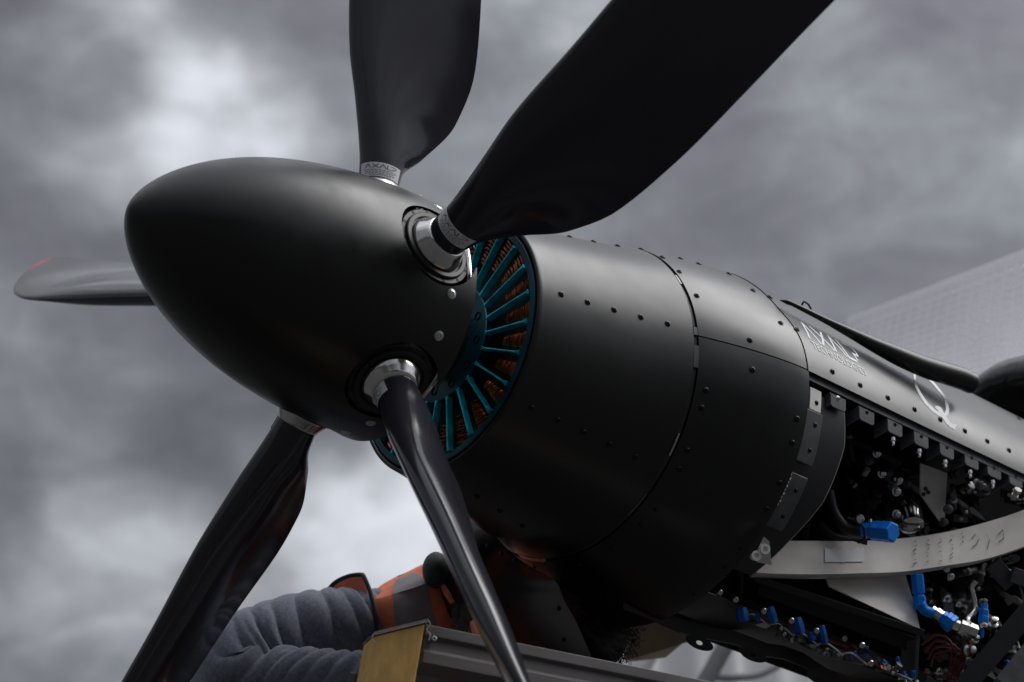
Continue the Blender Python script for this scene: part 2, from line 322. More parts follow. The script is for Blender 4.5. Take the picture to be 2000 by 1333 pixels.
def bpt(k, r, th, lift=0.):
    b = cub(r, KB); a0, a1, tk = cub(r, KA), cub(r, KE), cub(r, KT)
    mid, half = (a0+a1)/2, (a1-a0)/2; e = math.cos(b)*tdir(k)+math.sin(b)*np.array([1., 0, 0]); n = np.cross(rdir(k), e)
    wq = min(1, max(0, (r-.245)/.12)); wq = wq*wq*(3-2*wq)
    c = math.cos(th); s = math.sin(th)
    yy = tk/2*s*((1-wq)+wq*.77*(1-c))+wq*.014*half*(1-c*c)
    return np.array([BX, 0, 0])+rdir(k)*r+e*(mid+(half+lift)*c)+n*(yy+lift*s)
RS = sorted(set([.222+(.40-.222)*i/26 for i in range(27)]+[.40+(1.29-.40)*i/40 for i in range(41)]+[1.295, 1.30, 1.305, 1.309, 1.312, 1.315]))
LOGO = [[(0, 0), (.42, 1), (.84, 0)], [(1.05, 0), (1.85, 1)], [(1.05, 1), (1.85, 0)], [(2.0, 0), (2.42, 1), (2.84, 0)], [(3.02, 1), (3.02, 0), (3.62, 0)],
        [(3.5, 1), (4.1, 1), (4.26, .86), (4.26, .6), (4.1, .44), (3.78, .44), (3.78, .12)]]
def strokes(polys, wd):
    """2-D stroke outlines -> list of quads, subdivided"""
    out = []
    for pl in polys:
        for (x0, y0), (x1, y1) in zip(pl[:-1], pl[1:]):
            l = math.hypot(x1-x0, y1-y0); dx, dy = (x1-x0)/l, (y1-y0)/l; nx, ny = -dy*wd/2, dx*wd/2
            x0e, y0e, x1e, y1e = x0-dx*wd*.35, y0-dy*wd*.35, x1+dx*wd*.35, y1+dy*wd*.35
            for i in range(4):
                a, b = i/4, (i+1)/4; P0 = (x0e+(x1e-x0e)*a, y0e+(y1e-y0e)*a); P1 = (x0e+(x1e-x0e)*b, y0e+(y1e-y0e)*b)
                out.append([(P0[0]-nx, P0[1]-ny), (P1[0]-nx, P1[1]-ny), (P1[0]+nx, P1[1]+ny), (P0[0]+nx, P0[1]+ny)])
    return out
def text2d(s):
    cu = bpy.data.curves.new('lettering', 'FONT'); cu.body = s; cu.size = 1; cu.resolution_u = 3; o = bpy.data.objects.new('lettering', cu); C.objects.link(o)
    dg = bpy.context.evaluated_depsgraph_get(); me = bpy.data.meshes.new_from_object(o.evaluated_get(dg)); vs = [tuple(v.co)[:2] for v in me.vertices]; fs = [tuple(p.vertices) for p in me.polygons]
    bpy.data.objects.remove(o); bpy.data.curves.remove(cu); bpy.data.meshes.remove(me); return vs, fs
for k in range(5):
    mb = MB(); nth = 56
    vs = [bpt(k, r, 2*math.pi*j/nth) for r in RS for j in range(nth)]
    fs = [(i*nth+j, i*nth+(j+1) % nth, (i+1)*nth+(j+1) % nth, (i+1)*nth+j) for i in range(len(RS)-1) for j in range(nth)]
    fs += [tuple(range(nth)), tuple((len(RS)-1)*nth+j for j in range(nth))]
    mb.add(vs, fs); bo = mb.obj('propeller_blade', [M_blade, M_red], AC, angle=60)
    for p in bo.data.polygons:
        c = np.array(p.center)-np.array([BX, 0, 0]); r = float(np.dot(c, rdir(k)))
        if r > 1.287: p.material_index = 1
    # erosion strip along the leading edge root and the tapered steel collar, flange ring
    base = np.array([BX, 0, 0])
    cm = MB(); lathe(cm, base+rdir(k)*.150, rdir(k), [(0, .050), (.049, .050), (.053, .0492), (.060, .0455), (.068, .0405), (.073, .038), (.075, .0345)], 56); cm.obj('collar', M_steel, bo)
    fr = MB(); lathe(fr, base+rdir(k)*.150, rdir(k), [(0, .060), (.034, .060), (.034, .0705), (.043, .0705), (.0445, .069), (.0445, .0625), (.049, .0615), (.050, .060), (.050, .0535), (.046, .052), (.046, .050), (.02, .050)], 64); fo = fr.obj('flange_ring', M_blk, bo, angle=28)
    for q in range(12):
        a = 2*math.pi*(q+.3)/12; c = base+rdir(k)*.1945+.066*(math.cos(a)*np.array([1., 0, 0])+math.sin(a)*tdir(k))
        hm = MB(); lathe(hm, c-rdir(k)*.001, rdir(k), [(0, .0027), (.0014, .0027), (.0014, .0019), (.0004, .0018)], 10); hm.obj('bolt', M_black, fo)
    # printed sticker on the shank
    rA, rB = (.246, .272) if k == 0 else (.226, .252); s0 = 0; bd = -9
    for q in range(72):
        p_ = bpt(k, .24, R(5*q)); n_ = p_-(np.array([BX, 0, 0])+rdir(k)*.24); d_ = float(np.dot(n_, CAM-p_))
        if d_ > bd: bd, s0 = d_, R(5*q)
    s0 += {1: R(75), 2: R(150)}.get(k, 0)
    def SP(a, b, l=.0009): return bpt(k, rA+(rB-rA)*b, s0+R(62)*(a-.5)*2*(1 if k == 4 else 1), l)
    sg, sf = grid(lambda a, b: SP(a, b), 18, 6); st = MB().add(sg, sf).obj('sticker', M_white, bo)
    im = MB(); flip = 1
    for qd in strokes(LOGO, .11): im.add([SP(.5+flip*(x/4.3-.5)*.72, .60+y*.27, .0013) for x, y in qd], [(0, 1, 2, 3)])
    for li, (y0, wd) in enumerate([(.44, .8), (.32, .66), (.2, .72), (.1, .5)]):
        for wi in range(9):
            a0, a1 = wi/9*wd, (wi+.74)/9*wd; a0 = .5+flip*(a0-wd/2); a1 = .5+flip*(a1-wd/2); im.add([SP(a0, y0, .0012), SP(a1, y0, .0012), SP(a1, y0+.035, .0012), SP(a0, y0+.035, .0012)], [(0, 1, 2, 3)])
    im.obj('lettering', M_ink, bo, smooth=False)
# ---- electric motor: slotted teal plate, fins, copper windings
mt = MB(); NF = 24
lathe(mt, (.640, 0, 0), (1, 0, 0), [(0, .055), (0, .104), (.0015, .106), (.012, .106), (.012, .055)], 96); mp_ = mt.obj('motor_plate', M_teal, AC)
for q in range(12):
    a = R(30*q+12); c = np.array([.6395, -.086*math.cos(a), .086*math.sin(a)]); hm = MB(); lathe(hm, c+np.array([.002, 0, 0]), (-1, 0, 0), [(0, .0075), (.003, .0075), (.003, .006), (.001, .0055)], 14); hm.obj('bolt', M_black, mp_)
rg = MB(); lathe(rg, (.6395, 0, 0), (1, 0, 0), [(.004, .2105), (.004, .221), (.005, .2222), (.020, .2222), (.020, .2105), (.004, .2105)], 120, False); rg.obj('motor_rim', M_teal, AC)
for q in range(NF):
    a = R(3+15*q); rd = np.array([0, -math.cos(a), math.sin(a)]); td = np.array([0, math.sin(a), math.cos(a)]); ex = np.array([1., 0, 0]); mb = MB(); vs = []
    for r, wdt, xo in [(.104, .0075, 0), (.110, .0042, -.0006), (.120, .0026, -.001), (.170, .0024, -.0012), (.198, .0028, -.001), (.206, .0048, -.0005), (.2095, .0085, 0)]:
        for s, xx in ((-1, xo), (1, xo), (1, .030), (-1, .030)): vs.append(rd*r+td*wdt*s*.5*1.05+ex*(.6395+xx*(1 if xx < .01 else .40)))
    fs = [(i*4+j, i*4+(j+1) % 4, i*4+4+(j+1) % 4, i*4+4+j) for i in range(6) for j in range(4)]+[(0, 1, 2, 3), (24, 25, 26, 27)]
    fb = mb.add(vs, fs).obj('fin', M_teal_hl, AC, smooth=False); bevel(fb, .0007, 2)
    for m_ in range(1):
        a2 = a+R(7.5); rd2 = np.array([0, -math.cos(a2), math.sin(a2)]); td2 = np.array([0, math.sin(a2), math.cos(a2)]); cp = MB()
        for wr in range(9):
            r0 = .150+.0066*wr; hw = .0085+.0085*(r0-.15)/.06; j1, j2 = random.uniform(-.0015, .0015), random.uniform(-.0015, .0015); x0 = .6480+random.uniform(-.001, .0015)
            tube(cp, [rd2*(r0+j1)-td2*hw+ex*(x0+.008), rd2*(r0+j1)-td2*hw*.6+ex*(x0+.001), rd2*(r0+.002)+ex*x0, rd2*(r0+.003+j2)+td2*hw*.6+ex*(x0+.001), rd2*(r0+.003+j2)+td2*hw+ex*(x0+.008)], .0025, 6, 9)
        cp.obj('copper_winding', M_copper, AC)
bk = MB(); lathe(bk, (.688, 0, 0), (1, 0, 0), [(0, .02), (0, .226), (.01, .226)], 64); bk.obj('motor_back', M_dark, AC)
# ---- cowling: front ring
def cowl_front():
    mb = MB(); xs = [.6447+(.9455-.6447)*i/40 for i in range(41)]
    prof = [(.700, .2225), (.652, .2235), (.6455, .2262), (.6437, .2295), (.6440, .2320)]+[(x, RAD(x, 0)) for x in xs[0:]]+[(.9455, RAD(.9455, 0)-.004), (.80, .245), (.70, .2225)]
    prof[5] = (.6455, .2333); lathe(mb, (0, 0, 0), (1, 0, 0), prof, 180, False); return mb
# lathe radius order: build relative to x
cf = cowl_front().obj('front_cowling', M_cowl, AC, angle=50)
for i in range(5):
    for ph in (2.6, -46.2, 54, 103, 151, -161, -97, 200-360+6): bolt(.6875+.0522*i, ph+(.25*i if ph == 2.6 else 0), 0, parent=cf)
# ---- seal band in the joint
def band(name, ph0, ph1, x0, x1, dr, m, par=AC, seg=60, th=.004):
    mb = MB(); skin(mb, x0, x1, ph0, ph1, 4, seg, dr, th); return mb.obj(name, m, par)
band('seal_strip', -180, 179.9, .9458, .9535, -.004, M_pearl, seg=160)
band('seam_glint', 30, 25, .9468, .9500, .0002, M_raw); band('seam_glint', 5, 2, .9468, .9530, .0003, M_flange); band('seam_glint', -2, -10, .9462, .9540, .0000, M_flange)  # short lighter bands put in as glints along the seam
band('seam_glint', -33, -41, .9475, .9500, .0004, M_alu, seg=14); band('seam_glint', -56, -66, .947, .9500, .0004, M_flange, seg=14)
band('seam_glint', -108, -122, .945, .9535, .0008, M_alu, seg=16)
# ---- middle cowling: upper and lower panels
SEAM = lambda s: 1.75-3.9*s
up = MB(); skin(up, .9540, 1.1495, lambda s: SEAM(s)+.25, 178, 24, 110, 0, .003); upo = up.obj('upper_cowling_panel', M_cowl2, AC, angle=50)
lo = MB(); skin(lo, .9540, 1.1525, -181, lambda s: SEAM(s)-.25, 24, 120, 0, .003); loo = lo.obj('lower_cowling_panel', M_cowl, AC, angle=50)
for x, ph in [(.9633, 45.1), (.9633, 33.1), (.9689, 19.6), (.9633, 58), (.9633, 72), (.9633, 90), (1.0300, 52), (1.0600, 49), (1.1214, 32), (1.1150, 45), (1.1226, 13.7), (1.0438, 3.4)]: bolt(x, ph, 0, parent=upo)
for x, ph in [(1.0447, -6.6), (.971, -16.8), (.9704, -22.7), (.9712, -37.1), (.9724, -43.5), (.9756, -58.8), (.974, -66), (.974, -80), (1.1337, -17.2), (1.1352, -23.9), (1.1372, -35.2), (1.1372, -43), (1.137, -56), (1.137, -63), (1.137, -76),
              (1.137, -90), (.974, -95), (1.05, -100), (.974, -118), (.974, -130)]: bolt(x, ph, 0, BF if ph < -50 else None, parent=loo)
# ---- aft skin with lettering
AS = lambda s: -2.35+1.5*max(0, s-.25)
af = MB(); skin(af, lambda t: 1.1515 if t > .004 else 1.1515, 2.9, AS, 184, 60, 110, .0012, .003); afo = af.obj('aft_fuselage_skin', M_cowl2, AC, angle=50)
for x, ph in [(1.2171, 1.2), (1.2912, 1.2), (1.3672, 1.5), (1.4423, 2.0), (1.5173, 2.9), (1.5894, 3.2), (1.6565, 3.5), (1.7235, 4.1), (1.795, 4.5), (1.9127, 36.7), (1.1548, 12.7), (1.1568, 30.8), (1.86, 5), (1.87, 20)]: bolt(x, ph, .0012, parent=afo)
far = MB(); skin(far, 1.1525, 2.9, -180, -152, 30, 40, 0, .003); far.obj('far_belly_skin', M_cowl, AC)
lm = MB()
for qd in strokes(LOGO, .13): lm.add([PT(1.182+x/4.3*.150, 11.2+y*8.8, .0017) for x, y in qd], [(0, 1, 2, 3)])
tv, tf = text2d('TECHNOLOGIES'); mxx = max(v[0] for v in tv); mxy = max(v[1] for v in tv)
lm.add([PT(1.180+x/mxx*.140, 7.0+y/mxy*2.9-.9*x/mxx, .0019) for x, y in tv], tf)
lm.obj('lettering', M_paintw, afo, smooth=False)
def on_skin(q, xa=1.15, xb=2.3, dr=.0012):
    d = at(q[0], q[1], 1.0)-CAM; xs = np.linspace(xa, xb, 500); pr = None
    for x in xs:
        t = (x-CAM[0])/d[0]; y = CAM[1]+t*d[1]; z = CAM[2]+t*d[2]; ph = math.degrees(math.atan2(z, -y)); gg = math.hypot(y, z)-RAD(x, ph)-dr
        if pr is not None and pr[0] > 0 >= gg: return x, ph
        if pr is None or abs(gg) < abs(best[0]): best = (gg, x, ph)
        pr = (gg,)
    return best[1], best[2]
def ribbon(qs, wpx, dr=.0017):
    p = smooth_path([(a, b, 0) for a, b in qs], 40)[:, :2]; L_, R_ = [], []
    for i in range(len(p)):
        t = p[min(i+1, len(p)-1)]-p[max(i-1, 0)]; t /= np.hypot(*t); n = np.array([-t[1], t[0]]); wd = np.interp(i/(len(p)-1), np.linspace(0, 1, len(wpx)), wpx)/2
        L_.append(PT(*on_skin(p[i]+n*wd), dr)); R_.append(PT(*on_skin(p[i]-n*wd), dr))
    n = len(L_); return L_+R_, [(i, i+1, n+i+1, n+i) for i in range(n-1)]
qm = MB()
qm.add(*ribbon([(1786, 731), (1788, 752), (1802, 779), (1822, 802), (1840, 812), (1849, 806), (1848, 788), (1838, 768), (1818, 745), (1800, 731), (1787, 729)], [4, 5, 6, 7, 7, 5, 4, 4, 4]))
qm.add(*ribbon([(1826, 795), (1834, 800), (1843, 815), (1854, 830), (1866, 835)], [4, 9, 8, 7, 11])); qm.obj('emblem', M_paintw, afo, smooth=False)
# ---- tapered strake lying on the top
sk_ = MB(); cpts = [(1524, 587), (1540, 591), (1560, 600), (1640, 640), (1720, 680), (1800, 715), (1870, 737), (1896, 748)]
tube(sk_, [at(u, v, dd) for (u, v), dd in zip(cpts, [4.055, 4.06, 4.07, 4.12, 4.17, 4.22, 4.265, 4.28])], [.001, .0045, .004, .0055, .011, .0175, .0205, .021, .0205], 20, 40); so_ = sk_.obj('gas_strut', mat('black rubber sleeve', (.012, .012, .013), .35), AC)
e0 = at(1896, 748, 4.28); e1 = at(1870, 737, 4.265); ecap = MB(); lathe(ecap, e0, e0-e1, [(-.002, .0205), (.004, .0200), (.009, .016), (.0125, .009), (.0135, 0)], 20); ecap.obj('end_cap', mat('black rubber sleeve', (0, 0, 0)), so_)
hk = MB(); tube(hk, [at(1566, 597, 4.05), at(1570, 590, 4.05), at(1578, 594, 4.05), at(1584, 604, 4.06)], .0018, 8, 12); hk.obj('hook', M_blk, so_)
# ---- dark windshield base behind the nose
ws = MB(); wc = at(2092, 832, 5.1); vs, fs = grid(lambda a, b: wc+np.array([.30*math.cos(math.pi*(b-.5))*math.cos(2*math.pi*a), .20*math.cos(math.pi*(b-.5))*math.sin(2*math.pi*a), .125*math.sin(math.pi*(b-.5))]), 40, 20, closeu=True)
ws.add(vs, fs); ws.obj('windshield', M_glass, AC)
# ================================================================== opened engine bay
fl = MB(); skin(fl, 1.1535, 2.9, lambda s: AS(s)-1.9, lambda s: AS(s)+.9, 60, 4, -.0065, .003); flo = fl.obj('mounting_rail', M_flange, AC)
bx = [1.2371, 1.3132, 1.3902, 1.4633, 1.5364, 1.6084, 1.6755, 1.7405, 1.806, 1.872]; bp_ = [-5.7, -5.7, -5.3, -5.1, -4.7, -4.2, -4.0, -3.5, -3.2, -3]
for i, (x, ph) in enumerate(zip(bx, bp_)):
    tb = MB(); skin(tb, x-.0205, x+.0205, lambda s, ph=ph: ph-3.3+(.6 if s in (0, 1) else 0), ph+.8, 8, 5, -.0072, .003); to = tb.obj('rail_tab', M_flange, flo); bevel(to, .0012)
    bolt(x, ph, -.0075, BFs if i == 0 else BF, parent=to)
    # folded cheek of each pocket and a bright nut below it
    ck = MB(); p0 = PT(x-.0205, ph-3.0, -.0085); p1 = PT(x-.0205, ph+1, -.0085); plate(ck, [p0, p1, p1+np.array([-.002, .03, -.004]), p0+np.array([-.002, .03, -.004])], .002, (1, 0, 0)); ck.obj('pocket_cheek', M_flange, to)
    if i > 1: nb = MB(); b0 = PT(x+.001, ph-4.0, -.014); lathe(nb, b0, (0, 0, -1), [(0, .0055), (.006, .0055), (.007, .0035), (.013, .0035), (.014, .002)], 10); nb.obj('nut', M_steel, to)
# corner bracket in cream primer
cbm = MB(); skin(cbm, 1.167, 1.196, -12.4, -5.8, 8, 8, -.010, .004); cbo = cbm.obj('corner_bracket', M_primer, AC); bevel(cbo, .001); bolt(1.184, -9.8, -.010, BF, parent=cbo)
pk = MB(); skin(pk, 1.155, 1.215, -13.2, -4.9, 6, 6, -.022, .004); pk.obj('pocket', M_black, AC)
# inner former ring, its bright edge facing aft
fx = lambda t: float(np.interp(t, [0, .25, .5, .8, 1], [1.215, 1.235, 1.262, 1.272, 1.262]))
fm = MB(); skin(fm, 1.150, fx, -64, -6.5, 14, 60, -.017, .003); fmo = fm.obj('former_ring', mat('satin former', (.018, .018, .02), .45, rvar=.1, bump=.0001, bscale=400), AC)
ed = MB(); tube(ed, [PT(fx(t)+.0006, -64+57.5*t, -.0175) for t in np.linspace(0, 1, 60)], .0008, 6); ed.obj('former_edge', M_raw, fmo)
for a0, a1, bs in [(-27.6, -12.6, (-16.3, -23.6)), (-47.5, -31.0, (-35.3, -43.3))]:
    sm_ = MB(); skin(sm_, 1.153, 1.201, a0, a1, 6, 16, -.0085, .0045); smo = sm_.obj('splice_plate', M_flange, AC); bevel(smo, .0015)
    for b in bs: bolt(1.1845, b, -.0085, BF, parent=smo)
ch = MB()
for i in range(9): a = -31.5-1.1*i; skin(ch, 1.1536, 1.1575+.002*(i % 2), a-.7, a, 2, 3, -.004, .001)
ch.obj('chipped_edge', M_primer, loo)
# corner casting with two stand-off bolts
cc = MB(); plate(cc, [at(1492, 1048, 3.86), at(1503, 1058, 3.86), at(1507, 1104, 3.86), at(1478, 1098, 3.855), at(1474, 1085, 3.855)], .004); cco = cc.obj('corner_casting', M_alu, AC, smooth=False)
for u, v in [(1497, 1072), (1480, 1085)]:
    s = MB(); p = at(u, v, 3.835); lathe(s, at(u-9, v+3, 3.86), p-at(u-9, v+3, 3.86), [(0, .006), (.018, .006), (.018, .0088), (.0205, .0088), (.0205, .0045), (.015, .0045)], 16); s.obj('standoff_bolt', M_primer, cco)
# dark interior: firewall, motor body and controller boxes give the bay its depth
bw = MB(); lathe(bw, (1.16, .03, -.02), (1, 0, 0), [(0, .02), (0, .30), (.01, .30)], 48); bw.obj('firewall', M_dark, AC)
ib = MB(); obox(ib, (1.75, .10, -.06), (1, 0, 0), (0, 1, 0), (0, 0, 1), .55, .10, .20); ibo = ib.obj('controller_box', M_black, AC); bevel(ibo, .01)
ib = MB(); obox(ib, (1.48, .06, .14), (1, 0, 0), (0, 1, 0), (0, 0, 1), .30, .17, .05); bevel(ib.obj('battery_box', M_dark, AC), .01)
for i in range(26):                                   # ribs, cable glands and small castings on the box faces
    x = 1.26+.030*i+random.uniform(-.008, .008); z = random.uniform(-.20, .10); m = random.choice([M_dark, M_dark, M_flange, M_blk])
    b = MB(); y = -.02-random.uniform(0, .12)
    if i % 3 == 0: tube(b, [(x, y+.06, z+.05), (x+.02, y, z+.02), (x+.03, y-.02, z-.05), (x+.07, y+.03, z-.10)], random.choice([.006, .009, .012]), 10, 16); b.obj('hose', M_hose, AC)
    elif i % 3 == 1: lathe(b, (x, y+.03, z), (random.uniform(-.4, .4), -1, random.uniform(-.5, .2)), [(0, .02), (.02, .02), (.022, .014), (.045, .014), (.047, .009), (.055, .009)], 16); b.obj('cable_gland', m, AC)
    else: obox(b, (x, y+.03, z), (1, .2, 0), (0, 1, .1), (0, 0, 1), random.uniform(.01, .03), .02, random.uniform(.01, .04)); bevel(b.obj('casting', m, AC), .002)
for u, v, d_ in [(1725, 800, 4.2), (1695, 900, 4.2), (1752, 938, 4.2), (1740, 950, 4.19), (1720, 925, 4.2), (1748, 1005, 4.2), (1850, 995, 4.2), (1862, 1040, 4.25), (1748, 960, 4.18), (1710, 885, 4.2), (1840, 1020, 4.22), (1770, 945, 4.22)]:
    s = MB(); lathe(s, at(u, v, d_), (-.35, -.8, -.45), [(0, .009), (.006, .009), (.008, .006), (.014, .006), (.016, .003)], 12); s.obj('nut', random.choice([M_steel, M_flange, M_screw]), AC)
# chromed filter body, gusset plates
s = MB(); lathe(s, at(1766, 975, 4.24), at(1784, 1042, 4.18)-at(1766, 975, 4.24), [(0, .020), (.018, .021), (.020, .026), (.045, .026), (.050, .024), (.066, .024), (.070, .019), (.072, .008)], 28); s.obj('filter_body', M_steel, AC)
s = MB(); plate(s, [at(1798, 905, 4.2), at(1850, 925, 4.23), at(1845, 1020, 4.22), at(1835, 1018, 4.21), at(1797, 965, 4.2)], .003); go = s.obj('gusset_plate', M_raw, AC, smooth=False)
for u, v in [(1807, 955), (1812, 962), (1803, 966)]: s = MB(); lathe(s, at(u, v, 4.195), (-.3, -.8, -.4), [(0, .004), (.003, .004), (.003, .002)], 10); s.obj('rivet', M_dark, go)
# long curved aluminium beam
bt = [(1478, 1053, 1119, 3.97), (1520, 1056, 1121, 3.985), (1600, 1057, 1122, 4.02), (1680, 1057, 1120, 4.06), (1760, 1052, 1117, 4.10), (1840, 1041, 1106, 4.13), (1920, 1022, 1093, 4.16), (2000, 996, 1068, 4.19), (2090, 955, 1030, 4.22)]
tp = smooth_path([at(u, a, d_+.05) for u, a, b, d_ in bt], 50); bo_ = smooth_path([at(u, b, d_) for u, a, b, d_ in bt], 50); nb_ = np.array([.02, .035, .01])
bmb = MB(); vs = []; 
for a, b in zip(tp, bo_): vs += [a, b, b+np.array([0, .006, -.001]), b+nb_*1.0+np.array([0, 0, -.002]), b+nb_*1.0+np.array([0, 0, .002]), b+np.array([0, .006, .003]), a+np.array([0, .006, 0])]
fs = [(i*7+j, i*7+(j+1) % 7, i*7+7+(j+1) % 7, i*7+7+j) for i in range(49) for j in range(7)]+[tuple(range(7)), tuple(49*7+j for j in range(7))]
beam = bmb.add(vs, fs).obj('curved_beam', M_raw, AC, angle=30)
def onbeam(u, v, off=-.0012):
    i = (u-1478)/(2090-1478); us = [b[0] for b in bt]; A = np.interp(u, us, [b[1] for b in bt]); B = np.interp(u, us, [b[2] for b in bt]); d_ = np.interp(u, us, [b[3] for b in bt]); return at(u, A+(B-A)*v, d_+.05*(1-v)+off-.002)
tl = MB(); topj = [0, .02, .06, .0, .10, .03, .0, .05, .12, .03, 0, .06, .02]; n = len(topj)
for i in range(n-1):
    u0, u1 = 1611+i*77/(n-1), 1611+(i+1)*77/(n-1); tl.add([onbeam(u0, .20+topj[i]*.9), onbeam(u1, .20+topj[i+1]*.9), onbeam(u1, .64+.03*(i == 5)), onbeam(u0, .64)], [(0, 1, 2, 3)])
tl.obj('torn_label', M_white, beam, smooth=False)
wr = MB()
for cx, n_ in [(1786, 6), (1812, 6), (1836, 7), (1858, 7), (1880, 3)]:      # handwritten pencil notes running down the beam
    for i in range(n_):
        v0 = .10+i*.13; pts = [(cx+random.uniform(-4, 4), v0+random.uniform(0, .09)) for _ in range(4)]
        for (a, b), (c, d_) in zip(pts[:-1], pts[1:]): wr.add([onbeam(a, b), onbeam(c, d_), onbeam(c+1.1, d_+.015), onbeam(a+1.1, b+.015)], [(0, 1, 2, 3)])
for pts in ([(1897, .35), (1905, .25), (1912, .4), (1906, .55), (1898, .6)], [(1925, .3), (1932, .5), (1928, .75)], [(1948, .45), (1958, .35), (1960, .6), (1950, .65)]):
    for (a, b), (c, d_) in zip(pts[:-1], pts[1:]): wr.add([onbeam(a, b), onbeam(c, d_), onbeam(c+1.2, d_+.02), onbeam(a+1.2, b+.02)], [(0, 1, 2, 3)])
wr.obj('pencil_marks', M_ink, beam, smooth=False)
# hose with P-clamp and blue capped fitting
hz = MB(); tube(hz, [at(1618, 960, 4.1), at(1628, 1000, 4.09), at(1650, 1030, 4.08), at(1680, 1040, 4.07), at(1700, 1040, 4.065)], .0105, 16, 24); tube(hz, [at(1600, 1030, 4.12), at(1630, 1052, 4.11), at(1690, 1058, 4.12)], .012, 14, 20); ho = hz.obj('hose', M_hose, AC)
s = MB(); tube(s, [at(1655, 1012, 4.05), at(1672, 1018, 4.045), at(1686, 1030, 4.045), at(1688, 1052, 4.05), at(1676, 1060, 4.06)], .0026, 8, 20); s.obj('clamp', M_dark, ho)
s = MB(); lathe(s, at(1672, 1014, 4.06), (-.35, -.8, -.4), [(0, .005), (.012, .005), (.014, .008), (.019, .008), (.02, .005)], 12); s.obj('bolt', M_steel, ho)
def hexfit(name, p0, p1, r, parent=AC, m=None, seq=None):
    p0, p1 = np.array(p0), np.array(p1); l = np.linalg.norm(p1-p0); s = MB(); seq = seq or [(0, .75), (.28, .75), (.30, 1), (.62, 1), (.64, .98), (.66, 1.06), (.97, 1.04), (1, .92)]
    lathe(s, p0, p1-p0, [(h*l, q*r) for h, q in seq], 6 if parent is not None else 8); o = s.obj(name, m or M_blue, parent, angle=25); bevel(o, .0008); return o
hexfit('blue_cap', at(1688, 1036, 4.06), at(1745, 1040, 4.01), .0185)
s = MB(); lathe(s, at(1700, 1021, 4.03), (0, -.1, 1), [(0, .003), (.006, .003)], 8); s.obj('nut', M_steel, AC)
# sheet gusset under the beam and dark diagonal I-beam
s = MB(); plate(s, [at(1612, 1123, 4.08), at(1768, 1122, 4.16), at(1786, 1180, 4.12), at(1797, 1229, 4.09), at(1620, 1146, 4.065)], .003, (0, 1, .2)); s.obj('sheet_gusset', mat('oxidised sheet', (.80, .77, .74), .42, metal=.1, col2=(.66, .58, .50), vscale=9, rvar=.1), AC, smooth=False)
def beampx(name, a, b, wpx, d0, d1, m, th=.02, parent=AC):
    p = [at(a[0], a[1], d0), at(b[0], b[1], d1)]; ax = p[1]-p[0]; l = np.linalg.norm(ax); vd = (p[0]+p[1])/2-CAM; n = np.cross(ax, vd); q = MB(); obox(q, (p[0]+p[1])/2, ax, n, np.cross(ax, n), l/2, wpx/2*(d0+d1)/2/FPX, th/2); o = q.obj(name, m, parent, smooth=False); bevel(o, .0012); return o
beampx('diagonal_beam', (1470, 1128), (1800, 1236), 14, 4.02, 4.08, M_blk, .03); beampx('diagonal_beam', (1480, 1146), (1790, 1262), 30, 4.06, 4.12, M_dark, .02); beampx('diagonal_beam', (1380, 1158), (1800, 1330), 34, 4.10, 4.16, M_dark, .04)
beampx('upright', (1793, 1236), (1788, 1340), 7, 4.09, 4.09, M_flange, .02); beampx('upright', (1775, 1250), (1770, 1340), 26, 4.12, 4.12, mat('grey box section', (.06, .06, .065), .5), .03)
beampx('keel_beam', (1880, 1345), (2030, 1170), 40, 4.12, 4.2, M_blk, .03); beampx('keel_beam', (1960, 1345), (2040, 1245), 46, 4.05, 4.1, M_flange, .03)
beampx('strut', (1905, 1305), (1985, 1222), 26, 4.17, 4.2, M_dark, .015); beampx('strut', (1938, 1100), (1975, 1142), 34, 4.2, 4.22, M_flange, .01); beampx('strut', (1975, 1122), (2030, 1140), 30, 4.2, 4.22, M_flange, .01)
# blue line fittings on the right
hexfit('blue_fitting', at(1791, 1122, 4.12), at(1797, 1190, 4.11), .0125, seq=[(0, 1), (.55, 1), (.56, .8), (.62, .8), (.63, 1.05), (1, 1.0)])
s = MB(); tube(s, [at(1797, 1178, 4.10), at(1806, 1192, 4.10), at(1822, 1198, 4.10)], .0095, 12, 10); s.obj('elbow', M_blue, AC)
hexfit('line_fitting', at(1820, 1190, 4.11), at(1846, 1210, 4.1), .010, m=M_steel); hexfit('blue_fitting', at(1840, 1204, 4.10), at(1862, 1222, 4.09), .0165); hexfit('line_fitting', at(1860, 1218, 4.1), at(1908, 1236, 4.1), .013, m=M_steel)
s = MB(); tube(s, [at(1908, 1236, 4.1), at(1890, 1212, 4.12), at(1905, 1190, 4.14), at(1898, 1150, 4.15), at(1906, 1135, 4.15)], .005, 10, 20); s.obj('line', M_steel, AC)
hexfit('blue_fitting', at(1923, 1180, 4.13), at(1920, 1218, 4.12), .0095); hexfit('blue_fitting', at(1919, 1226, 4.12), at(1917, 1246, 4.12), .004, seq=[(0, 1), (1, 1)])
s = MB(); lathe(s, at(1920, 1218, 4.12), np.array([0, 0, -1.]), [(0, .008), (.004, .009), (.010, .007)], 10); s.obj('nut', M_steel, AC)
for u, v, r_ in [(1845, 1168, .008), (1915, 1180, .008), (1885, 1275, .012), (1870, 1180, .006), (1935, 1225, .011), (1868, 1300, .008), (1900, 1255, .008), (1830, 1310, .007), (1843, 1322, .007), (1855, 1128, .007), (1848, 1112, .006)]:
    s = MB(); lathe(s, at(u, v, 4.16), (random.uniform(-.6, 0), -.7, random.uniform(-.6, .4)), [(0, r_), (r_, r_), (r_*1.2, r_*.6), (r_*2.2, r_*.6), (r_*2.3, r_*.3)], 10); s.obj('nut', random.choice([M_steel, M_flange, M_screw]), AC)
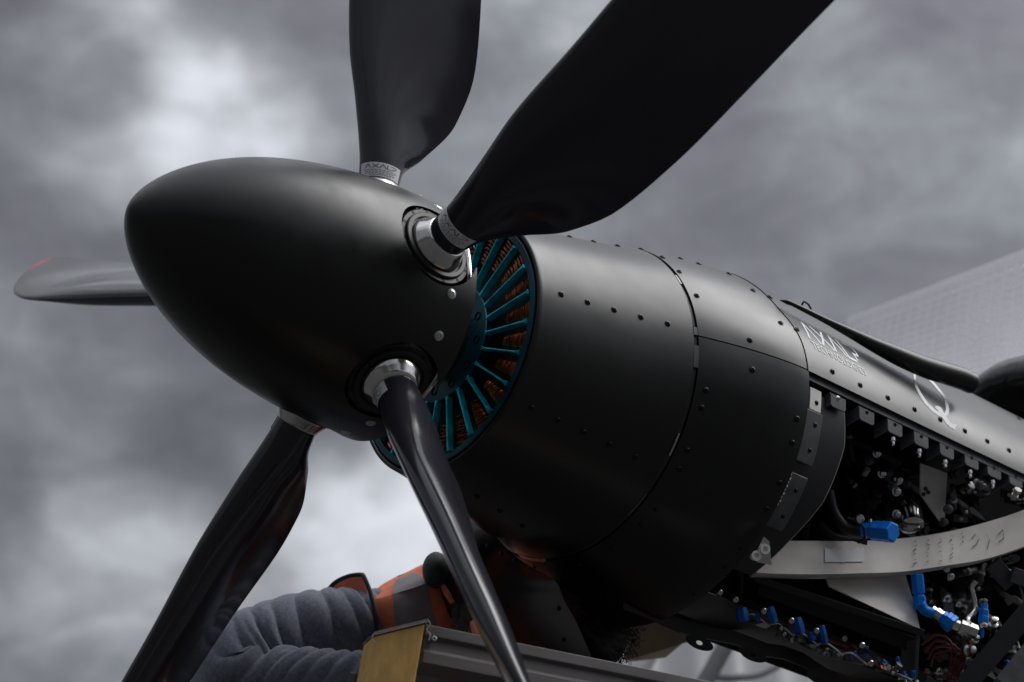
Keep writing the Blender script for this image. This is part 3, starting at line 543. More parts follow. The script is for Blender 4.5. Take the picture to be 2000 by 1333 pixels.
for i in range(4):
    s = MB(); tube(s, [at(1800+6*i, 1260+i*14, 4.15), at(1830, 1240+i*12, 4.16), at(1860+8*i, 1262+i*5, 4.15), at(1850+i*6, 1330, 4.15)], .0022, 6, 18); s.obj('wire', M_wire_r, AC)
# row of blue cable lugs above the belly rail
lug = [(1447, 1187, 1452, 1213, .0125), (1503, 1186, 1512, 1217, .0095), (1555, 1207, 1563, 1238, .0115), (1604, 1222, 1611, 1259, .008), (1692, 1262, 1690, 1285, .006), (1722, 1290, 1732, 1304, .007), (1752, 1283, 1756, 1300, .005), (1784, 1310, 1782, 1333, .006)]
for i, (u0, v0, u1, v1, r_) in enumerate(lug): hexfit('blue_fitting', at(u0, v0, 3.975+.012*i), at(u1, v1, 3.975+.012*i), r_*.95, m=M_blue_shade, seq=[(0, .8), (.5, 1), (1, .9)])
for i, (u, v) in enumerate([(1405, 1157), (1436, 1171), (1491, 1193), (1545, 1212), (1594, 1232), (1683, 1260), (1700, 1295), (1760, 1325), (1648, 1247)]):
    s = MB(); lathe(s, at(u, v, 3.96+.012*i), (-.35, -.75, -.55), [(0, .0055), (.004, .0055), (.006, .004), (.006, .002), (.003, .002)], 12); s.obj('bolt', M_screw, AC)
br = [((1368, 1184), (1404, 1166), (1414, 1201)), ]
s = MB(); plate(s, [at(1368, 1183, 4.0), at(1409, 1193, 4.01), at(1413, 1201, 4.01)], .003, (0, 1, .3)); s.obj('white_bracket', M_primer, AC, smooth=False)
for u0, v0, u1, v1 in [(1412, 1178, 1436, 1207), (1472, 1212, 1498, 1228), (1572, 1255, 1596, 1270), (1540, 1236, 1556, 1250), (1650, 1262, 1690, 1300)]:
    s = MB(); d_ = 4.02+(u0-1400)*.0003; plate(s, [at(u0, v0, d_), at(u1, v0+6, d_), at(u1+2, v1, d_), at(u0+2, v1-8, d_)], .008, (0, 1, .3)); bevel(s.obj('bracket', M_raw if u0 != 1650 else M_flange, AC, smooth=False), .001)
for i in range(5):
    s = MB(); u = 1452+i*48; v = 1202+i*19; tube(s, [at(u, v, 4.02), at(u+18, v-2, 4.01), at(u+34, v+8, 4.02), at(u+50, v+22, 4.03)], .0016, 6, 14); s.obj('wire', M_wire_w, AC)
    s = MB(); tube(s, [at(u-5, v-22, 4.06), at(u+18, v-12, 4.05), at(u+34, v-4, 4.06), at(u+60, v+4, 4.07)], .0022, 6, 14); s.obj('wire', M_wire_r, AC)
def scatter(n, x0, x1, ylo, yhi, d0, d1, seed, mats, rmin=.003, rmax=.008):
    rr = random.Random(seed)
    for i in range(n):
        u = rr.uniform(x0, x1); lo_, hi_ = ylo(u), yhi(u); v = rr.uniform(lo_, hi_); d_ = rr.uniform(d0, d1); k = i % 5; s = MB(); m = rr.choice(mats)
        if k in (0, 3):
            du, dv = rr.uniform(-60, 90), rr.uniform(-50, 70); r_ = rr.uniform(rmin, rmax)
            cl = lambda uu, vv: max(ylo(uu)+16, min(yhi(uu)-4, vv))
            P4 = [at(u, cl(u, v), d_+.04), at(u+du*.3, cl(u+du*.3, v+dv*.1+rr.uniform(-14, 14)), d_), at(u+du*.7, cl(u+du*.7, v+dv*.8+rr.uniform(-10, 10)), d_-.01), at(u+du, cl(u+du, v+dv), d_+.06)]
            tube(s, P4, r_, 10, 18); o = s.obj('hose', m, AC); t = P4[2]-P4[1]; t /= np.linalg.norm(t)
            for q in (.45, .55): c = MB(); pp = P4[1]*(1-q)+P4[2]*q; lathe(c, smooth_path(P4, 9)[4]-t*.003+t*(q-.5)*.12, t, [(0, r_*1.18), (.005, r_*1.18)], 12); c.obj('clamp', M_raw if q < .5 else M_flange, o)
        elif k == 1:
            r_ = rr.uniform(.005, .012); ax = np.array([rr.uniform(-.6, .3), -.8, rr.uniform(-.7, .5)]); lathe(s, at(u, v, d_), ax, [(0, r_), (r_, r_), (r_*1.1, r_*.7), (r_*2, r_*.7), (r_*2.1, r_*1.0), (r_*2.8, r_*1.0), (r_*2.9, r_*.5)], rr.choice([6, 14])); s.obj('union_nut', rr.choice([M_steel, M_flange, M_raw, m]), AC)
        elif k == 2:
            w_, h_ = rr.uniform(10, 26), rr.uniform(8, 30); sk_2 = rr.uniform(-8, 8); plate(s, [at(u, v, d_), at(u+w_, v+h_*.35, d_+.01), at(u+w_+sk_2, v+h_, d_+.01), at(u+sk_2, v+h_*.8, d_)], .003, (0, 1, .2)); o = s.obj('bracket', rr.choice([M_flange, M_dark, m, M_ladal]), AC, smooth=False)
            h = MB(); lathe(h, at(u+w_*.5+sk_2*.4, v+h_*.55, d_-.002), (-.3, -.8, -.5), [(0, .0038), (.002, .0036), (.003, .002)], 10); h.obj('bolt', M_screw, o)
        else:
            for q in range(4): tube(s, [at(u+q*2, v+q*3, d_+.03), at(u+18+q*2, v-8+q*3, d_), at(u+40, v+6+q*3, d_), at(u+66+q*3, v+20+q*5, d_+.04)], .0013, 5, 14)
            s.obj('wire_bundle', rr.choice([M_hose, M_wire_r, M_wire_w, M_hose]), AC)
beamtop = lambda u: float(np.interp(u, [1478, 1700, 1840, 2000], [1045, 1048, 1036, 990]))
scatter(52, 1650, 1990, lambda u: 815+(u-1650)*.44, lambda u: beamtop(u)-14, 4.20, 4.34, 5, [M_hose, M_hose, M_dark, M_flange, M_blk])
scatter(46, 1795, 1990, lambda u: beamtop(u)+80, lambda u: 1330, 4.24, 4.36, 9, [M_hose, M_flange, M_blk, M_ladal])
scatter(16, 1440, 1770, lambda u: 1190+(u-1440)*.36, lambda u: 1212+(u-1440)*.40, 4.00, 4.06, 12, [M_hose, M_flange, M_ladal], .002, .004)
for i in range(0, 12, 2):                                # more capped blue unions along the lower rail and the right bulkhead
    u, v = [(1478, 1200), (1530, 1216), (1583, 1236), (1636, 1256), (1668, 1272), (1738, 1300), (1765, 1312), (1835, 1262), (1888, 1298), (1950, 1190), (1965, 1290), (1815, 1130)][i]
    hexfit('blue_fitting', at(u, v, 3.99+.01*min(i, 7)+(.1 if i > 6 else 0)), at(u+4, v+15, 3.99+.01*min(i, 7)+(.1 if i > 6 else 0)), .0045+.0018*(i % 3), m=M_blue_shade, seq=[(0, .8), (.4, .8), (.45, 1.05), (1, 1)])
# olive box hanging below the far side (second battery tray)
s = MB(); plate(s, [at(1655, 1302, 4.3), at(1790, 1340, 4.3), at(1780, 1400, 4.3), at(1640, 1400, 4.3)], .03, (0, 1, 0)); s.obj('tray', M_olive, AC, smooth=False)
# belly rail with scalloped, drilled tabs
be = MB(); skin(be, 1.1525, 2.3, -85, -73, 60, 14, 0, .003); beo = be.obj('belly_skin', M_cowl, AC)
def ringtab(u, v, a, rx, ry, d_):
    """an eared tab with a real drilled hole"""
    s = MB(); n = 24; c = at(u, v, d_); ex = at(u+10*math.cos(a), v+10*math.sin(a), d_)-c; ex /= np.linalg.norm(ex); vd = c-CAM; vd /= np.linalg.norm(vd); ey = np.cross(vd, ex)
    o1 = [c+ex*rx*math.cos(2*math.pi*j/n)+ey*ry*math.sin(2*math.pi*j/n) for j in range(n)]; o2 = [c+ex*.0058*math.cos(2*math.pi*j/n)+ey*.0036*math.sin(2*math.pi*j/n) for j in range(n)]
    vs = o1+o2+[p+vd*.003 for p in o1]+[p+vd*.003 for p in o2]; fs = []
    for j in range(n): k = (j+1) % n; fs += [(j, k, n+k, n+j), (2*n+j, 3*n+j, 3*n+k, 2*n+k), (j, 2*n+j, 2*n+k, k), (n+j, n+k, 3*n+k, 3*n+j)]
    return s.add(vs, fs).obj('drilled_tab', M_cowl, beo)
for u, v in [(1366, 1256), (1471, 1279), (1601, 1324)]: ringtab(u, v, R(22), .026, .0115, 3.99+(u-1366)*.0003)
s = MB(); skp = [(1217, 1190), (1270, 1210), (1330, 1236), (1372, 1246), (1440, 1260), (1500, 1283), (1530, 1287), (1570, 1302), (1612, 1330), (1680, 1370)]
ptop = [at(u, v-26, 3.985+(u-1217)*.0003) for u, v in skp]; pbot = [at(u, v, 3.98+(u-1217)*.0003) for u, v in skp]; n = len(skp)
s.add(ptop+pbot+[p+np.array([0, .003, 0]) for p in ptop]+[p+np.array([0, .003, 0]) for p in pbot], [(i, i+1, n+i+1, n+i) for i in range(n-1)]+[(2*n+i, 2*n+i+1, 3*n+i+1, 3*n+i) for i in range(n-1)]+[(n+i, n+i+1, 3*n+i+1, 3*n+i) for i in range(n-1)]+[(i, i+1, 2*n+i+1, 2*n+i) for i in range(n-1)]+[(0, n, 3*n, 2*n), (n-1, 2*n-1, 4*n-1, 3*n-1)]); s.obj('belly_edge', M_cowl, beo)
# ---- hanging lower cowl door (glossy, reflects the orange vest)
M_door = mat('gloss black door', (.006, .005, .006), .2, spec=.9)
dp = [(927, 1003, 3.76), (1000, 1088, 3.80), (1080, 1130, 3.88), (1098, 1160, 3.88), (1128, 1210, 3.88), (1180, 1336, 3.86), (1150, 1345, 3.84), (1020, 1245, 3.76), (985, 1190, 3.74), (962, 1110, 3.74), (938, 1040, 3.75)]
def doorpt(a, b):
    l = smooth_path([at(u, v, d_) for u, v, d_ in [(905, 990, 4.10), (912, 1060, 4.16), (920, 1120, 4.20), (928, 1180, 4.22), (965, 1240, 4.22), (1140, 1365, 4.12)]], 30); r_ = smooth_path([at(u, v, d_) for u, v, d_ in [(1005, 1088, 3.96), (1045, 1112, 3.93), (1085, 1135, 3.92), (1103, 1175, 3.92), (1130, 1225, 3.93), (1182, 1345, 3.98)]], 30)
    i = min(int(b*29), 28); t = b*29-i; A = l[i]*(1-t)+l[i+1]*t; B = r_[i]*(1-t)+r_[i+1]*t; bulge = math.sin(math.pi*a)*(.010*(1-b)+.003); return A*(1-a)+B*a-np.array([.2, .8, .5])*bulge
vs, fs = grid(lambda a, b: doorpt(a, b), 22, 40); n = len(vs); dm = MB(); dm.add(vs+[p+np.array([0, .002, .001]) for p in vs], fs+[tuple(k+n for k in f[::-1]) for f in fs]); dro = dm.obj('hanging_cowl_door', M_door, AC, angle=60)
for a, b in [(.32, .16), (.52, .17), (.72, .18), (.35, .62), (.15, .80), (.45, .86), (.75, .84), (.9, .66)]:
    p = doorpt(a, b); fasten(BF, 'screw' if b > .5 else 'bolt', p-np.array([.2, .8, .5])*.0006, (-.2, -.8, -.5), dro)
# ================================================================== ladder
LD = thing('step_ladder', 'step ladder with yellow stile and grey aluminium top channel standing below the propeller', 'ladder', W((.62, -.02, -AXH)))
def lobj(mb, name, m, smooth=False): o = mb.obj(name, m, LD, smooth=smooth); o.location = tuple(-Vector((.62, -.02, -AXH))); return o
TL, TR, BL, BR = at(729, 1243, 3.50), at(831, 1218, 3.50), at(712, 1334, 3.44), at(796, 1334, 3.44)
dn = (BL-TL); dn /= np.linalg.norm(dn); dz = at(842, 1262, 3.56)-at(820, 1257, 3.50); ft = 2.05
foot = lambda p: p+dn*((p[2]+AXH)/-dn[2])
def stile(off):
    s = MB(); a, b = TL+off, TR+off; e = np.array([.012, .04, 0]); q = [a, b, b+e, a+e]; f_ = [foot(p) for p in q]; s.add(q+f_, [(0, 1, 2, 3), (4, 7, 6, 5), (0, 4, 5, 1), (1, 5, 6, 2), (2, 6, 7, 3), (3, 7, 4, 0)]); return s
bevel(lobj(stile(np.zeros(3)), 'stile', M_yel), .003)
RL = at(1560, 1365, 3.66)-TR; RLd = RL/np.linalg.norm(RL)
bevel(lobj(stile(RLd*.56), 'stile', M_yel), .003)
# serrated aluminium cap strip with folded hooks at both ends
cp_ = MB(); e = np.array([.012, .042, .0]); a, b = TL-(TR-TL)*.02+np.array([0, -.003, .001]), TR+(TR-TL)*.02+np.array([0, -.003, .001]); u_ = np.array([0, 0, .003])
cp_.add([a, b, b+e, a+e, a+u_, b+u_, b+e+u_, a+e+u_], [(0, 1, 2, 3), (4, 5, 6, 7), (0, 1, 5, 4), (1, 2, 6, 5), (2, 3, 7, 6), (3, 0, 4, 7)]); lobj(cp_, 'cap_strip', M_alu)
sr = MB()
for i in range(26): c = a+(b-a)*(i+.5)/26+u_; obox(sr, c+np.array([0, 0, .0004]), b-a, e, (0, 0, 1), .0009, .004, .0008)
lobj(sr, 'anti_slip_teeth', M_alu)
for q0, sgn in ((a, 1), (b, -1)):
    s = MB(); ex = (b-a)/np.linalg.norm(b-a)*sgn; tube(s, [q0+np.array([0, -.002, .001]), q0-ex*.003+np.array([0, -.002, -.006]), q0+ex*.002+np.array([0, -.002, -.014]), q0-ex*.003+np.array([0, -.002, -.022]), q0-ex*.001+np.array([0, -.002, -.032])], .0011, 6, 20); lobj(s, 'folded_edge', M_alu, True)
def channel(o0, h, d_, m, name):
    """a C-section rail running from the stile to the right"""
    s = MB(); st = TR+o0; n = np.cross(RLd, (0, 0, 1)); n /= np.linalg.norm(n); n = -n if n[1] < 0 else n; up_ = np.cross(n, RLd); up_ = up_ if up_[2] > 0 else -up_
    sec_ = [(0, 0), (0, -h*.28), (.006, -h*.34), (.006, -h*.62), (0, -h*.68), (0, -h), (d_, -h), (d_, 0)]; v_ = []
    for t_ in (0, .62): v_ += [st+RLd*t_+n*a_+up_*b_ for a_, b_ in sec_]
    k = len(sec_); s.add(v_, [(i, (i+1) % k, k+(i+1) % k, k+i) for i in range(k)]+[tuple(range(k)), tuple(range(k, 2*k))]); o = lobj(s, name, m); bevel(o, .0015); return n, up_
n_, u2 = channel(RLd*.003+np.array([0, .004, .001]), .064, .05, M_ladal, 'top_channel')
s = MB(); pb = TR+RLd*.016-n_*.0+u2*-.022; lathe(s, pb, -n_, [(-.004, .0045), (.0005, .0045), (.0012, .0035), (.0012, .0016), (0, .0016)], 14); lobj(s, 'rivet', M_screw, True)
s = MB(); zr = 2.0
for i in range(1, 6):
    f1 = TL+dn*(i*.30); f2 = f1+RLd*.66; s = MB(); obox(s, (f1+f2)/2+np.array([.03, .03, 0]), RLd, n_, u2, .33, .045, .014); bevel(lobj(s, 'tread', M_ladal), .003)
for off in (0., .58):
    s = MB(); p = TL+RLd*off+n_*.06+np.array([0, 0, -.04]); q = np.array([p[0]+.35, p[1]+.62, -AXH]); obox(s, (p+q)/2, q-p, RLd, np.cross(q-p, RLd), np.linalg.norm(q-p)/2, .015, .02); bevel(lobj(s, 'rear_leg', M_ladal), .002)
# ================================================================== people
def skin_body(name, joints, edges, root, m, parent, sub=2, loc=(0, 0, 0)):
    me = bpy.data.meshes.new(name); me.from_pydata([tuple(map(float, j[:3])) for j in joints], edges, []); me.materials.append(m)
    o = put(name, me, parent); mo = o.modifiers.new('skin', 'SKIN'); mo.use_smooth_shade = True
    for i, j in enumerate(joints):
        sv = me.skin_vertices[0].data[i]; sv.radius = (j[3], j[4] if len(j) > 4 else j[3]); sv.use_root = (i == root)
    ms = o.modifiers.new('sub', 'SUBSURF'); ms.levels = sub; ms.render_levels = sub
    dg = bpy.context.evaluated_depsgraph_get(); me2 = bpy.data.meshes.new_from_object(o.evaluated_get(dg)); me2.name = name; bpy.data.objects.remove(o)
    o = put(name, me2, parent); me2.shade_smooth(); o.location = loc; return o
def make_person(label, S, E, Wr, NK, HD, PV, S2, E2, W2, feet, base, cloth, mids=None, hr=.082):
    root = thing('person', label, 'person', W(base)); off = tuple(-np.array(base, float))
    J = []; Ed = []
    def add(p, r, par=None, r2=None): J.append((p[0], p[1], p[2], r, r2 or r)); i = len(J)-1; (Ed.append((par, i)) if par is not None else None); return i
    pv = add(PV, .12); wa = add((PV*.55+NK*.45), .115, pv); chs = add(PV*.18+NK*.82, .12, wa); nk = add(NK, .055, chs); nk2 = add(NK*.6+HD*.4, .05, nk); hd = add(HD-(HD-NK)*.12, hr, nk2); add(HD+(HD-NK)*.35, hr*.85, hd)
    for s_, e_, w_ in ((S, E, Wr), (S2, E2, W2)):
        a = add(s_, .036, chs)
        if mids and s_ is S: a = add(mids[0], .032, a)
        b = add(e_, .030, a)
        if mids and s_ is S: b = add(mids[1], .029, b)
        c = add(w_, .026, b); dirn = (w_-e_)/np.linalg.norm(w_-e_); sd = np.cross(dirn, (0, 0, 1)); sd /= np.linalg.norm(sd); palm = add(w_+dirn*.05, .030, c, .016)
        for q in range(4):
            ln = [.065, .075, .07, .055][q]; b0 = w_+dirn*.085+sd*(.024-.016*q); i0 = add(b0, .0095, palm); i1 = add(b0+dirn*ln*.5+np.array([0, 0, -.008]), .0085, i0); add(b0+dirn*ln+np.array([0, 0, -.025]), .0075, i1)
        i0 = add(w_+dirn*.035+sd*.034, .011, palm); add(w_+dirn*.07+sd*.05+np.array([0, 0, -.01]), .009, i0)
    hip = np.cross((0, 0, 1), NK-PV+np.array([.001, .3, 0])); hip[2] = 0; hip /= np.linalg.norm(hip)
    for k, f in enumerate(feet):
        h = PV+hip*(.10*(1-2*k)); kn_ = (h+f)/2+np.array([.03, -.02, .02]); a = add(h+np.array([0, 0, -.08]), .085, pv); b = add(kn_, .058, a); c = add(f+np.array([0, 0, .08]), .038, b); add(f+np.array([.12, .10, .03]), .035, c)
    body = skin_body('body', J, Ed, 0, M_skin, root, loc=off); return root, off, body
def loose(mb, name, m, root, off, **k): o = mb.obj(name, m, root, **k); o.location = off; return o
# -- technician in the orange vest
PD = 1.075
at0 = at
def at(u, v, d): return at0(u, v, d*PD)
S = at(775, 1225, 4.02); E = at(490, 1296, 3.83); Wr = at(735, 1390, 3.76); NK = at(862, 1195, 4.02); HD = at(897, 1120, 4.02); PV = at(985, 1790, 4.30)
base = (float(PV[0]), float(PV[1]), -AXH)
root, off, body = make_person('person in a bulky grey fleece and orange vest working under the propeller', S, E, Wr, NK, HD, PV, at(900, 1290, 4.2), at(1010, 1330, 4.15), at(1060, 1290, 4.05),
                   [np.array([PV[0]-.1, PV[1], -AXH+.62]), np.array([PV[0]+.12, PV[1]+.05, -AXH+.62])], base, M_fleece, mids=[at(600, 1228, 3.90), at(560, 1352, 3.78)])
def sleeve():
    path = smooth_path([at(800, 1226, 4.06), at(735, 1222, 4.00), at(645, 1222, 3.93), at(550, 1240, 3.87), at(480, 1282, 3.82), at(466, 1330, 3.79), at(535, 1352, 3.77), at(640, 1350, 3.75), at(770, 1352, 3.73)], 260)
    rad = np.interp(np.linspace(0, 1, 260), np.linspace(0, 1, 9), [.060, .064, .062, .064, .074, .078, .074, .068, .058]); seg = np.r_[0, np.cumsum(np.linalg.norm(np.diff(path, axis=0), axis=1))]
    cen = at(600, 1300, 3.79); vs = []; n = 96; u = None
    ph = [0]; sp = [rng.uniform(.75, 1.3) for _ in range(60)]
    for i in range(260):
        t = path[min(i+1, 259)]-path[max(i-1, 0)]; t /= np.linalg.norm(t)
        if u is None: _, u, _ = frame(t)
        u = u-t*np.dot(u, t); u /= np.linalg.norm(u); v = np.cross(t, u)
        for j in range(n):
            a = 2*math.pi*j/n; d = u*math.cos(a)+v*math.sin(a); inner = np.dot(d, (cen-path[i])/np.linalg.norm(cen-path[i]))
            q_ = path[i]+d*rad[i]; nz_ = mnoise.noise(Vector(q_)*9.0); nz2 = mnoise.noise(Vector(q_)*19.0+Vector((3, 1, 7)))
            away = max(0, min(1, (inner+1)/2))                       # 1 in the crook of the elbow, 0 on its outer side
            s = seg[i]*(1-.25*away)+.020*nz_+.030*math.sin(a+.6)
            w1 = abs(math.sin(s*math.pi/.036))**.5; w2 = abs(math.sin(s*math.pi/.029+nz2*1.5+a*.4))**.7
            keep = max(0, min(1, .5+1.8*mnoise.noise(Vector((seg[i]*17, a*.55, 2.0)))))
            amp = (.10+1.05*away**1.25)*(.5+.5*keep)*(1 if 8 < i < 250 else .4)
            fold = (.0200*(w1-.75)+.0070*(w2-.7)*keep)*amp+.003*nz_+.0015*nz2
            vs.append(path[i]+d*(rad[i]+fold)*PD)
    fs = [(i*n+j, i*n+(j+1) % n, (i+1)*n+(j+1) % n, (i+1)*n+j) for i in range(259) for j in range(n)]
    return MB().add(vs, fs)
loose(sleeve(), 'fleece_sleeve', M_fleece, root, off, angle=80)
def torso(scale, y0, y1, m_, name, inflate=0., a0=0., a1=1.):
    # spine from the shoulder yoke to the hips; cross-sections are ellipses lying across it
    sp_ = smooth_path([at(782, 1124, 4.04), at(790, 1142, 4.04), at(800, 1180, 4.04), at(816, 1240, 4.05), at(855, 1330, 4.10), at(900, 1500, 4.18), at(975, 1780, 4.30)], 120)
    ra = np.interp(np.linspace(0, 1, 120), [0, .02, .06, .10, .17, .33, .5, .75, 1], [.004, .045, .066, .076, .086, .094, .11, .13, .13]); rb = np.interp(np.linspace(0, 1, 120), [0, .05, .17, .33, .5, .75, 1], [.01, .07, .12, .13, .135, .15, .15])
    vs = []; n = 64; i0, i1 = int(y0*119), int(y1*119); side = RT
    for i in range(i0, i1+1):
        t = sp_[min(i+1, 119)]-sp_[max(i-1, 0)]; t /= np.linalg.norm(t); u = side-t*np.dot(side, t); u /= np.linalg.norm(u); v = np.cross(t, u)
        for j in range(n+1):
            a = 2*math.pi*(a0+(a1-a0)*j/n); w_ = .004*math.sin(a*5+i*.13)+.003*math.sin(i*.31+a*2); vs.append(sp_[i]+u*math.cos(a)*(ra[i]*PD+inflate+w_)+v*math.sin(a)*(rb[i]*PD+inflate+w_))
    fs = [(i*(n+1)+j, i*(n+1)+j+1, (i+1)*(n+1)+j+1, (i+1)*(n+1)+j) for i in range(i1-i0) for j in range(n)]
    return loose(MB().add(vs, fs), name, m_, root, off, angle=80)
torso(1, 0, 1, M_orange, 'vest'); torso(1, 0.02, .8, M_tape, 'reflective_tape', .0035, .17, .28)
# armhole: lifted orange cap of the vest with black piping
cap = MB(); vs, fs = grid(lambda a, b: at(638+(712-638)*a+6*b, 1156-32*math.sin(math.pi*(.08+.42*a))+b*(44+8*math.sin(a*5)), 3.965+.05*(1-a)+.0*b-.02*b), 20, 8)
n = len(vs); cap.add(vs+[v+FW*.003 for v in vs], fs+[tuple(k+n for k in f[::-1]) for f in fs]); loose(cap, 'vest_cap', M_orange, root, off)
s = MB(); tube(s, [at(636, 1158, 4.0), at(655, 1138, 3.985), at(680, 1126, 3.97), at(705, 1123, 3.955), at(712, 1129, 3.94), at(724, 1160, 3.92), at(733, 1205, 3.90), at(735, 1250, 3.895), at(730, 1300, 3.895)], .0042, 10, 50); loose(s, 'piping', M_piping, root, off)
# head gear: black cap and orange-marked ear defender, hair below
hm_ = MB(); c = at(851, 1114, 3.93); vs, fs = grid(lambda a, b: c+RT*.025*math.cos(2*math.pi*a)*math.sin(math.pi*b)+UP*.034*math.cos(math.pi*b)+FW*.05*math.sin(2*math.pi*a)*math.sin(math.pi*b), 24, 14, closeu=True); hm_.add(vs, fs); loose(hm_, 'cap_peak', mat('dark green cap', (.025, .03, .028), .6), root, off)
hm_ = MB(); c = at(902, 1150, 3.98); vs, fs = grid(lambda a, b: c+RT*.048*math.cos(2*math.pi*a)*math.sin(math.pi*b)+UP*.066*math.cos(math.pi*b)+FW*.06*math.sin(2*math.pi*a)*math.sin(math.pi*b), 32, 18, closeu=True); hm_.add(vs, fs); loose(hm_, 'ear_defender', M_maroon, root, off)
s = MB(); tube(s, [at(864, 1143, 3.915), at(872, 1158, 3.908), at(884, 1178, 3.905)], [.0045, .006, .0045], 8, 10); loose(s, 'orange_mark', M_orange, root, off)
s = MB()
for i in range(60): u0 = 885+random.uniform(0, 34); tube(s, [at(u0, 1178+random.uniform(-4, 4), 3.93), at(u0-3+random.uniform(-3, 3), 1205, 3.92), at(u0-2+random.uniform(-6, 6), 1235+random.uniform(-6, 8), 3.925)], .0011, 4, 8)
ho_ = loose(s, 'hair', M_hairg, root, off); 
plat = thing('work_platform', 'low steel work stand under the person in the orange vest', 'platform', W((PV[0], PV[1], -AXH)))
s = MB(); obox(s, (0, 0, .60), (1, 0, 0), (0, 1, 0), (0, 0, 1), .40, .35, .02); s.obj('deck', M_ladal, plat, smooth=False)
for sx in (-1, 1):
    for sy in (-1, 1): s = MB(); obox(s, (sx*.36, sy*.31, .29), (1, 0, 0), (0, 1, 0), (0, 0, 1), .02, .02, .29); s.obj('leg', M_ladal, plat, smooth=False)
at = at0
# -- second person, dark curly hair, behind the hanging door
HD2 = at(1152, 1234, 4.16); NK2 = at(1150, 1330, 4.2); PV2 = at(1120, 1830, 4.4); base2 = (float(PV2[0]), float(PV2[1]), -AXH)
root2, off2, body2 = make_person('person with black curly hair and maroon top half hidden behind the hanging cowl door', at(1090, 1380, 4.15), at(1060, 1560, 4.1), at(1120, 1500, 4.0), NK2, HD2, PV2, at(1230, 1400, 4.3), at(1260, 1560, 4.3), at(1220, 1480, 4.15),
                   [np.array([PV2[0]-.1, PV2[1], -AXH+.62]), np.array([PV2[0]+.1, PV2[1]+.05, -AXH+.62])], base2, M_maroon, hr=.055)
s = MB(); vs, fs = grid(lambda a, b: (NK2*(1-b)+PV2*b)+(RT*(.05+.13*min(1, b*5))*math.cos(2*math.pi*a)+FW*(.05+.09*min(1, b*5))*math.sin(2*math.pi*a))*(1+.03*math.sin(a*40+b*30)), 40, 30, closeu=True); s.add(vs, fs); loose(s, 'maroon_top', M_maroon, root2, off2)
s = MB(); sh = [at(1150, 1150, 4.05), at(1110, 1150, 4.06), at(1095, 1175, 4.07), at(1130, 1225, 4.10), at(1160, 1260, 4.14)]; tube(s, sh, [.022, .026, .03, .034, .04], 16, 20); loose(s, 'raised_sleeve', M_maroon, root2, off2)
s = MB(); vs, fs = grid(lambda a, b: HD2+(RT*.074*math.cos(2*math.pi*a)*math.sin(math.pi*b)+UP*.070*math.cos(math.pi*b)+FW*.11*math.sin(2*math.pi*a)*math.sin(math.pi*b))*(1+.06*math.sin(a*30)*math.sin(b*20)), 40, 24, closeu=True); s.add(vs, fs)
for i in range(420):
    th = random.uniform(0, 2*math.pi); ph = math.acos(random.uniform(-1, 1)); d = RT*math.cos(th)*math.sin(ph)*.074+UP*math.cos(ph)*.070+FW*math.sin(th)*math.sin(ph)*.11; nd = d/np.linalg.norm(d); _, a_, b_ = frame(nd); l = random.uniform(.008, .03); rr = random.uniform(.003, .006); p0 = HD2+d
    tube(s, [p0+nd*l*q/9+(a_*math.cos(q*1.5+i)+b_*math.sin(q*1.5+i))*rr*(q/9+.2) for q in range(10)], .0007, 4, 0, False)
loose(s, 'curly_hair', M_hairb, root2, off2)
plat2 = thing('work_platform', 'low steel work stand under the person with black curly hair', 'platform', W((PV2[0]+.25, PV2[1]+.3, -AXH)))
s = MB(); obox(s, (0, 0, .60), (1, 0, 0), (0, 1, 0), (0, 0, 1), .40, .35, .02); s.obj('deck', M_ladal, plat2, smooth=False)
for sx in (-1, 1):
    for sy in (-1, 1): s = MB(); obox(s, (sx*.36, sy*.31, .29), (1, 0, 0), (0, 1, 0), (0, 0, 1), .02, .02, .29); s.obj('leg', M_ladal, plat2, smooth=False)
# ================================================================== background: white marquee wall and translucent shelter
MQ = thing('marquee', 'white fabric marquee wall with grey poles behind the belly of the aircraft', 'marquee', W(at(1400, 1500, 8.5))); mo_ = np.array(at(1400, 1500, 8.5))
def mobj(mb, name, m, **k): o = mb.obj(name, m, MQ, **k); o.location = tuple(-mo_); return o
c0, c1 = at(1190, 1150, 7.6), at(2200, 1150, 9.4); ax = c1-c0; ax[2] = 0; nrm_ = np.cross(ax/np.linalg.norm(ax), (0, 0, 1))
vs, fs = grid(lambda a, b: np.array([c0[0]+ax[0]*a, c0[1]+ax[1]*a, -AXH+(c0[2]+.35+AXH)*b])+nrm_*(.035*math.sin(a*46)+.02*math.sin(a*91+b*3)), 160, 12); mobj(MB().add(vs, fs), 'wall_sheet', M_olive2)
s = MB(); tube(s, [at(1432, 1235, 7.4), at(1345, 1390, 7.2), at(1200, 1640, 6.9)], .028, 12); mobj(s, 'pole', mat('grey pole', (.16, .16, .165), .5))
s = MB(); tube(s, [at(1300, 1236, 7.5), at(1240, 1333, 7.4), at(1130, 1500, 7.2)], .022, 12); mobj(s, 'pole', mat('white pole', (.6, .6, .62), .5))
s = MB(); tube(s, [at(1388, 1322, 7.6), at(1430, 1324, 7.6), at(1480, 1318, 7.65), at(1520, 1300, 7.7)], .014, 10, 24); mobj(s, 'hem_rope', mat('grey webbing', (.30, .30, .32), .6))
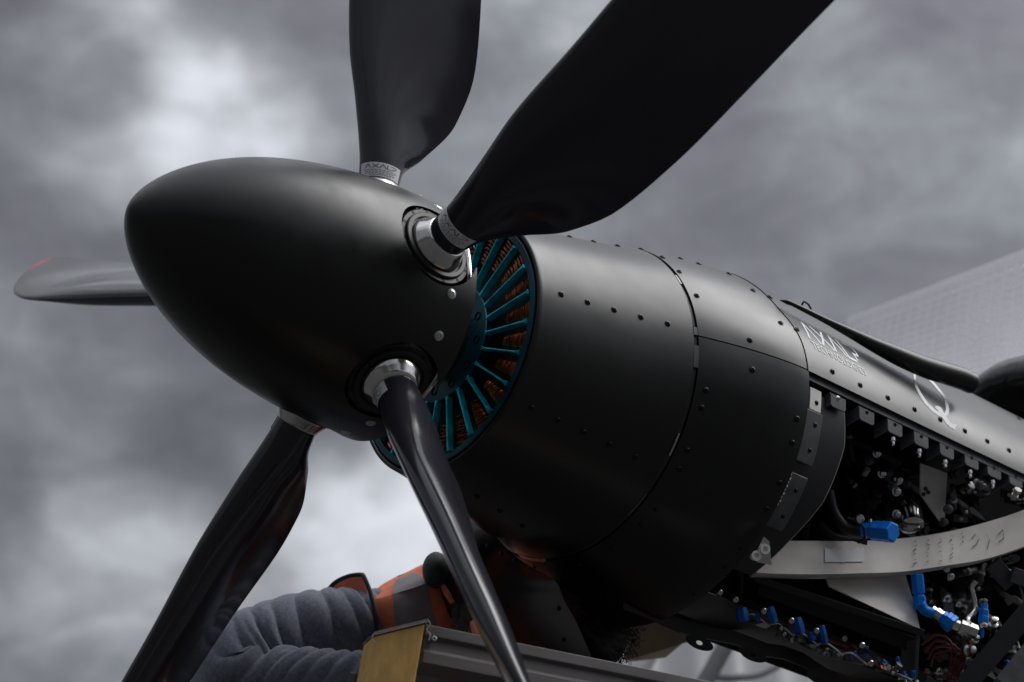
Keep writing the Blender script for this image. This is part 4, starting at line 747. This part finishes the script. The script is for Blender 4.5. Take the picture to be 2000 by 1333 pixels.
ol = MB(); plate(ol, [at(1236, 1185, 5.0), at(1375, 1245, 5.05), at(1332, 1258, 5.03), at(1300, 1285, 5.0), at(1240, 1292, 4.98), at(1225, 1290, 4.98)], .02)
olo = ol.obj('tailplane_board', M_olive, smooth=False); olo.location = (0, 0, AXH); olo['label'] = 'dull olive brown board beside the curly hair under the belly'; olo['category'] = 'board'
TN = thing('shelter_roof', 'translucent gridded sheeting roof of a shelter behind the lettered fuselage', 'shelter', W(at(1900, 700, 10)-np.array([0, 0, 3]))); to_ = at(1900, 700, 10)-np.array([0, 0, 3])
def tobj(mb, name, m, **k): o = mb.obj(name, m, TN, **k); o.location = tuple(-to_); return o
P00, P01 = at(1660, 622, 8.2), at(2320, 362, 6.3); 
def roof(a, b, l=0.):                                # a along the ridge (left far to right near), b down the slope, sagging
    rdg = P00*(1-a)+P01*a; dnv = at(1790, 1000, 8.05)*(1-a)+at(2470, 900, 6.6)*a-rdg; nn = np.cross(P01-P00, dnv); nn /= np.linalg.norm(nn); nn = nn if np.dot(nn, CAM-rdg) > 0 else -nn
    return rdg+dnv*b+nn*(.18*math.sin(math.pi*b*.9)+l+.02*math.sin(a*40)*b)
vs, fs = grid(lambda a, b: roof(a, b), 60, 24); tobj(MB().add(vs, fs), 'roof_sheet', M_tarp)
s = MB(); ncol = 30
def strip(fn, n):
    vs = []; 
    for i in range(n+1): vs += list(fn(i/n))
    s.add(vs, [(2*i, 2*i+1, 2*i+3, 2*i+2) for i in range(n)])
for i in range(ncol+1): a = i/ncol; strip(lambda t, a=a: (roof(a, t, .006), roof(min(1, a+.0055), t, .006)), 20)
for j in range(36): b = j/36; strip(lambda t, b=b: (roof(t, b, .005), roof(t, b+.0065, .005)), 24)
so2 = tobj(s, 'scrim_threads', M_scrim); so2['kind'] = 'stuff'
s = MB(); strip(lambda t: (roof(t, 0.0, .01), roof(t, .022, .01)), 30); strip(lambda t: (roof(t, .05, .01), roof(t, .058, .01)), 30); tobj(s, 'hem_band', M_scrim)
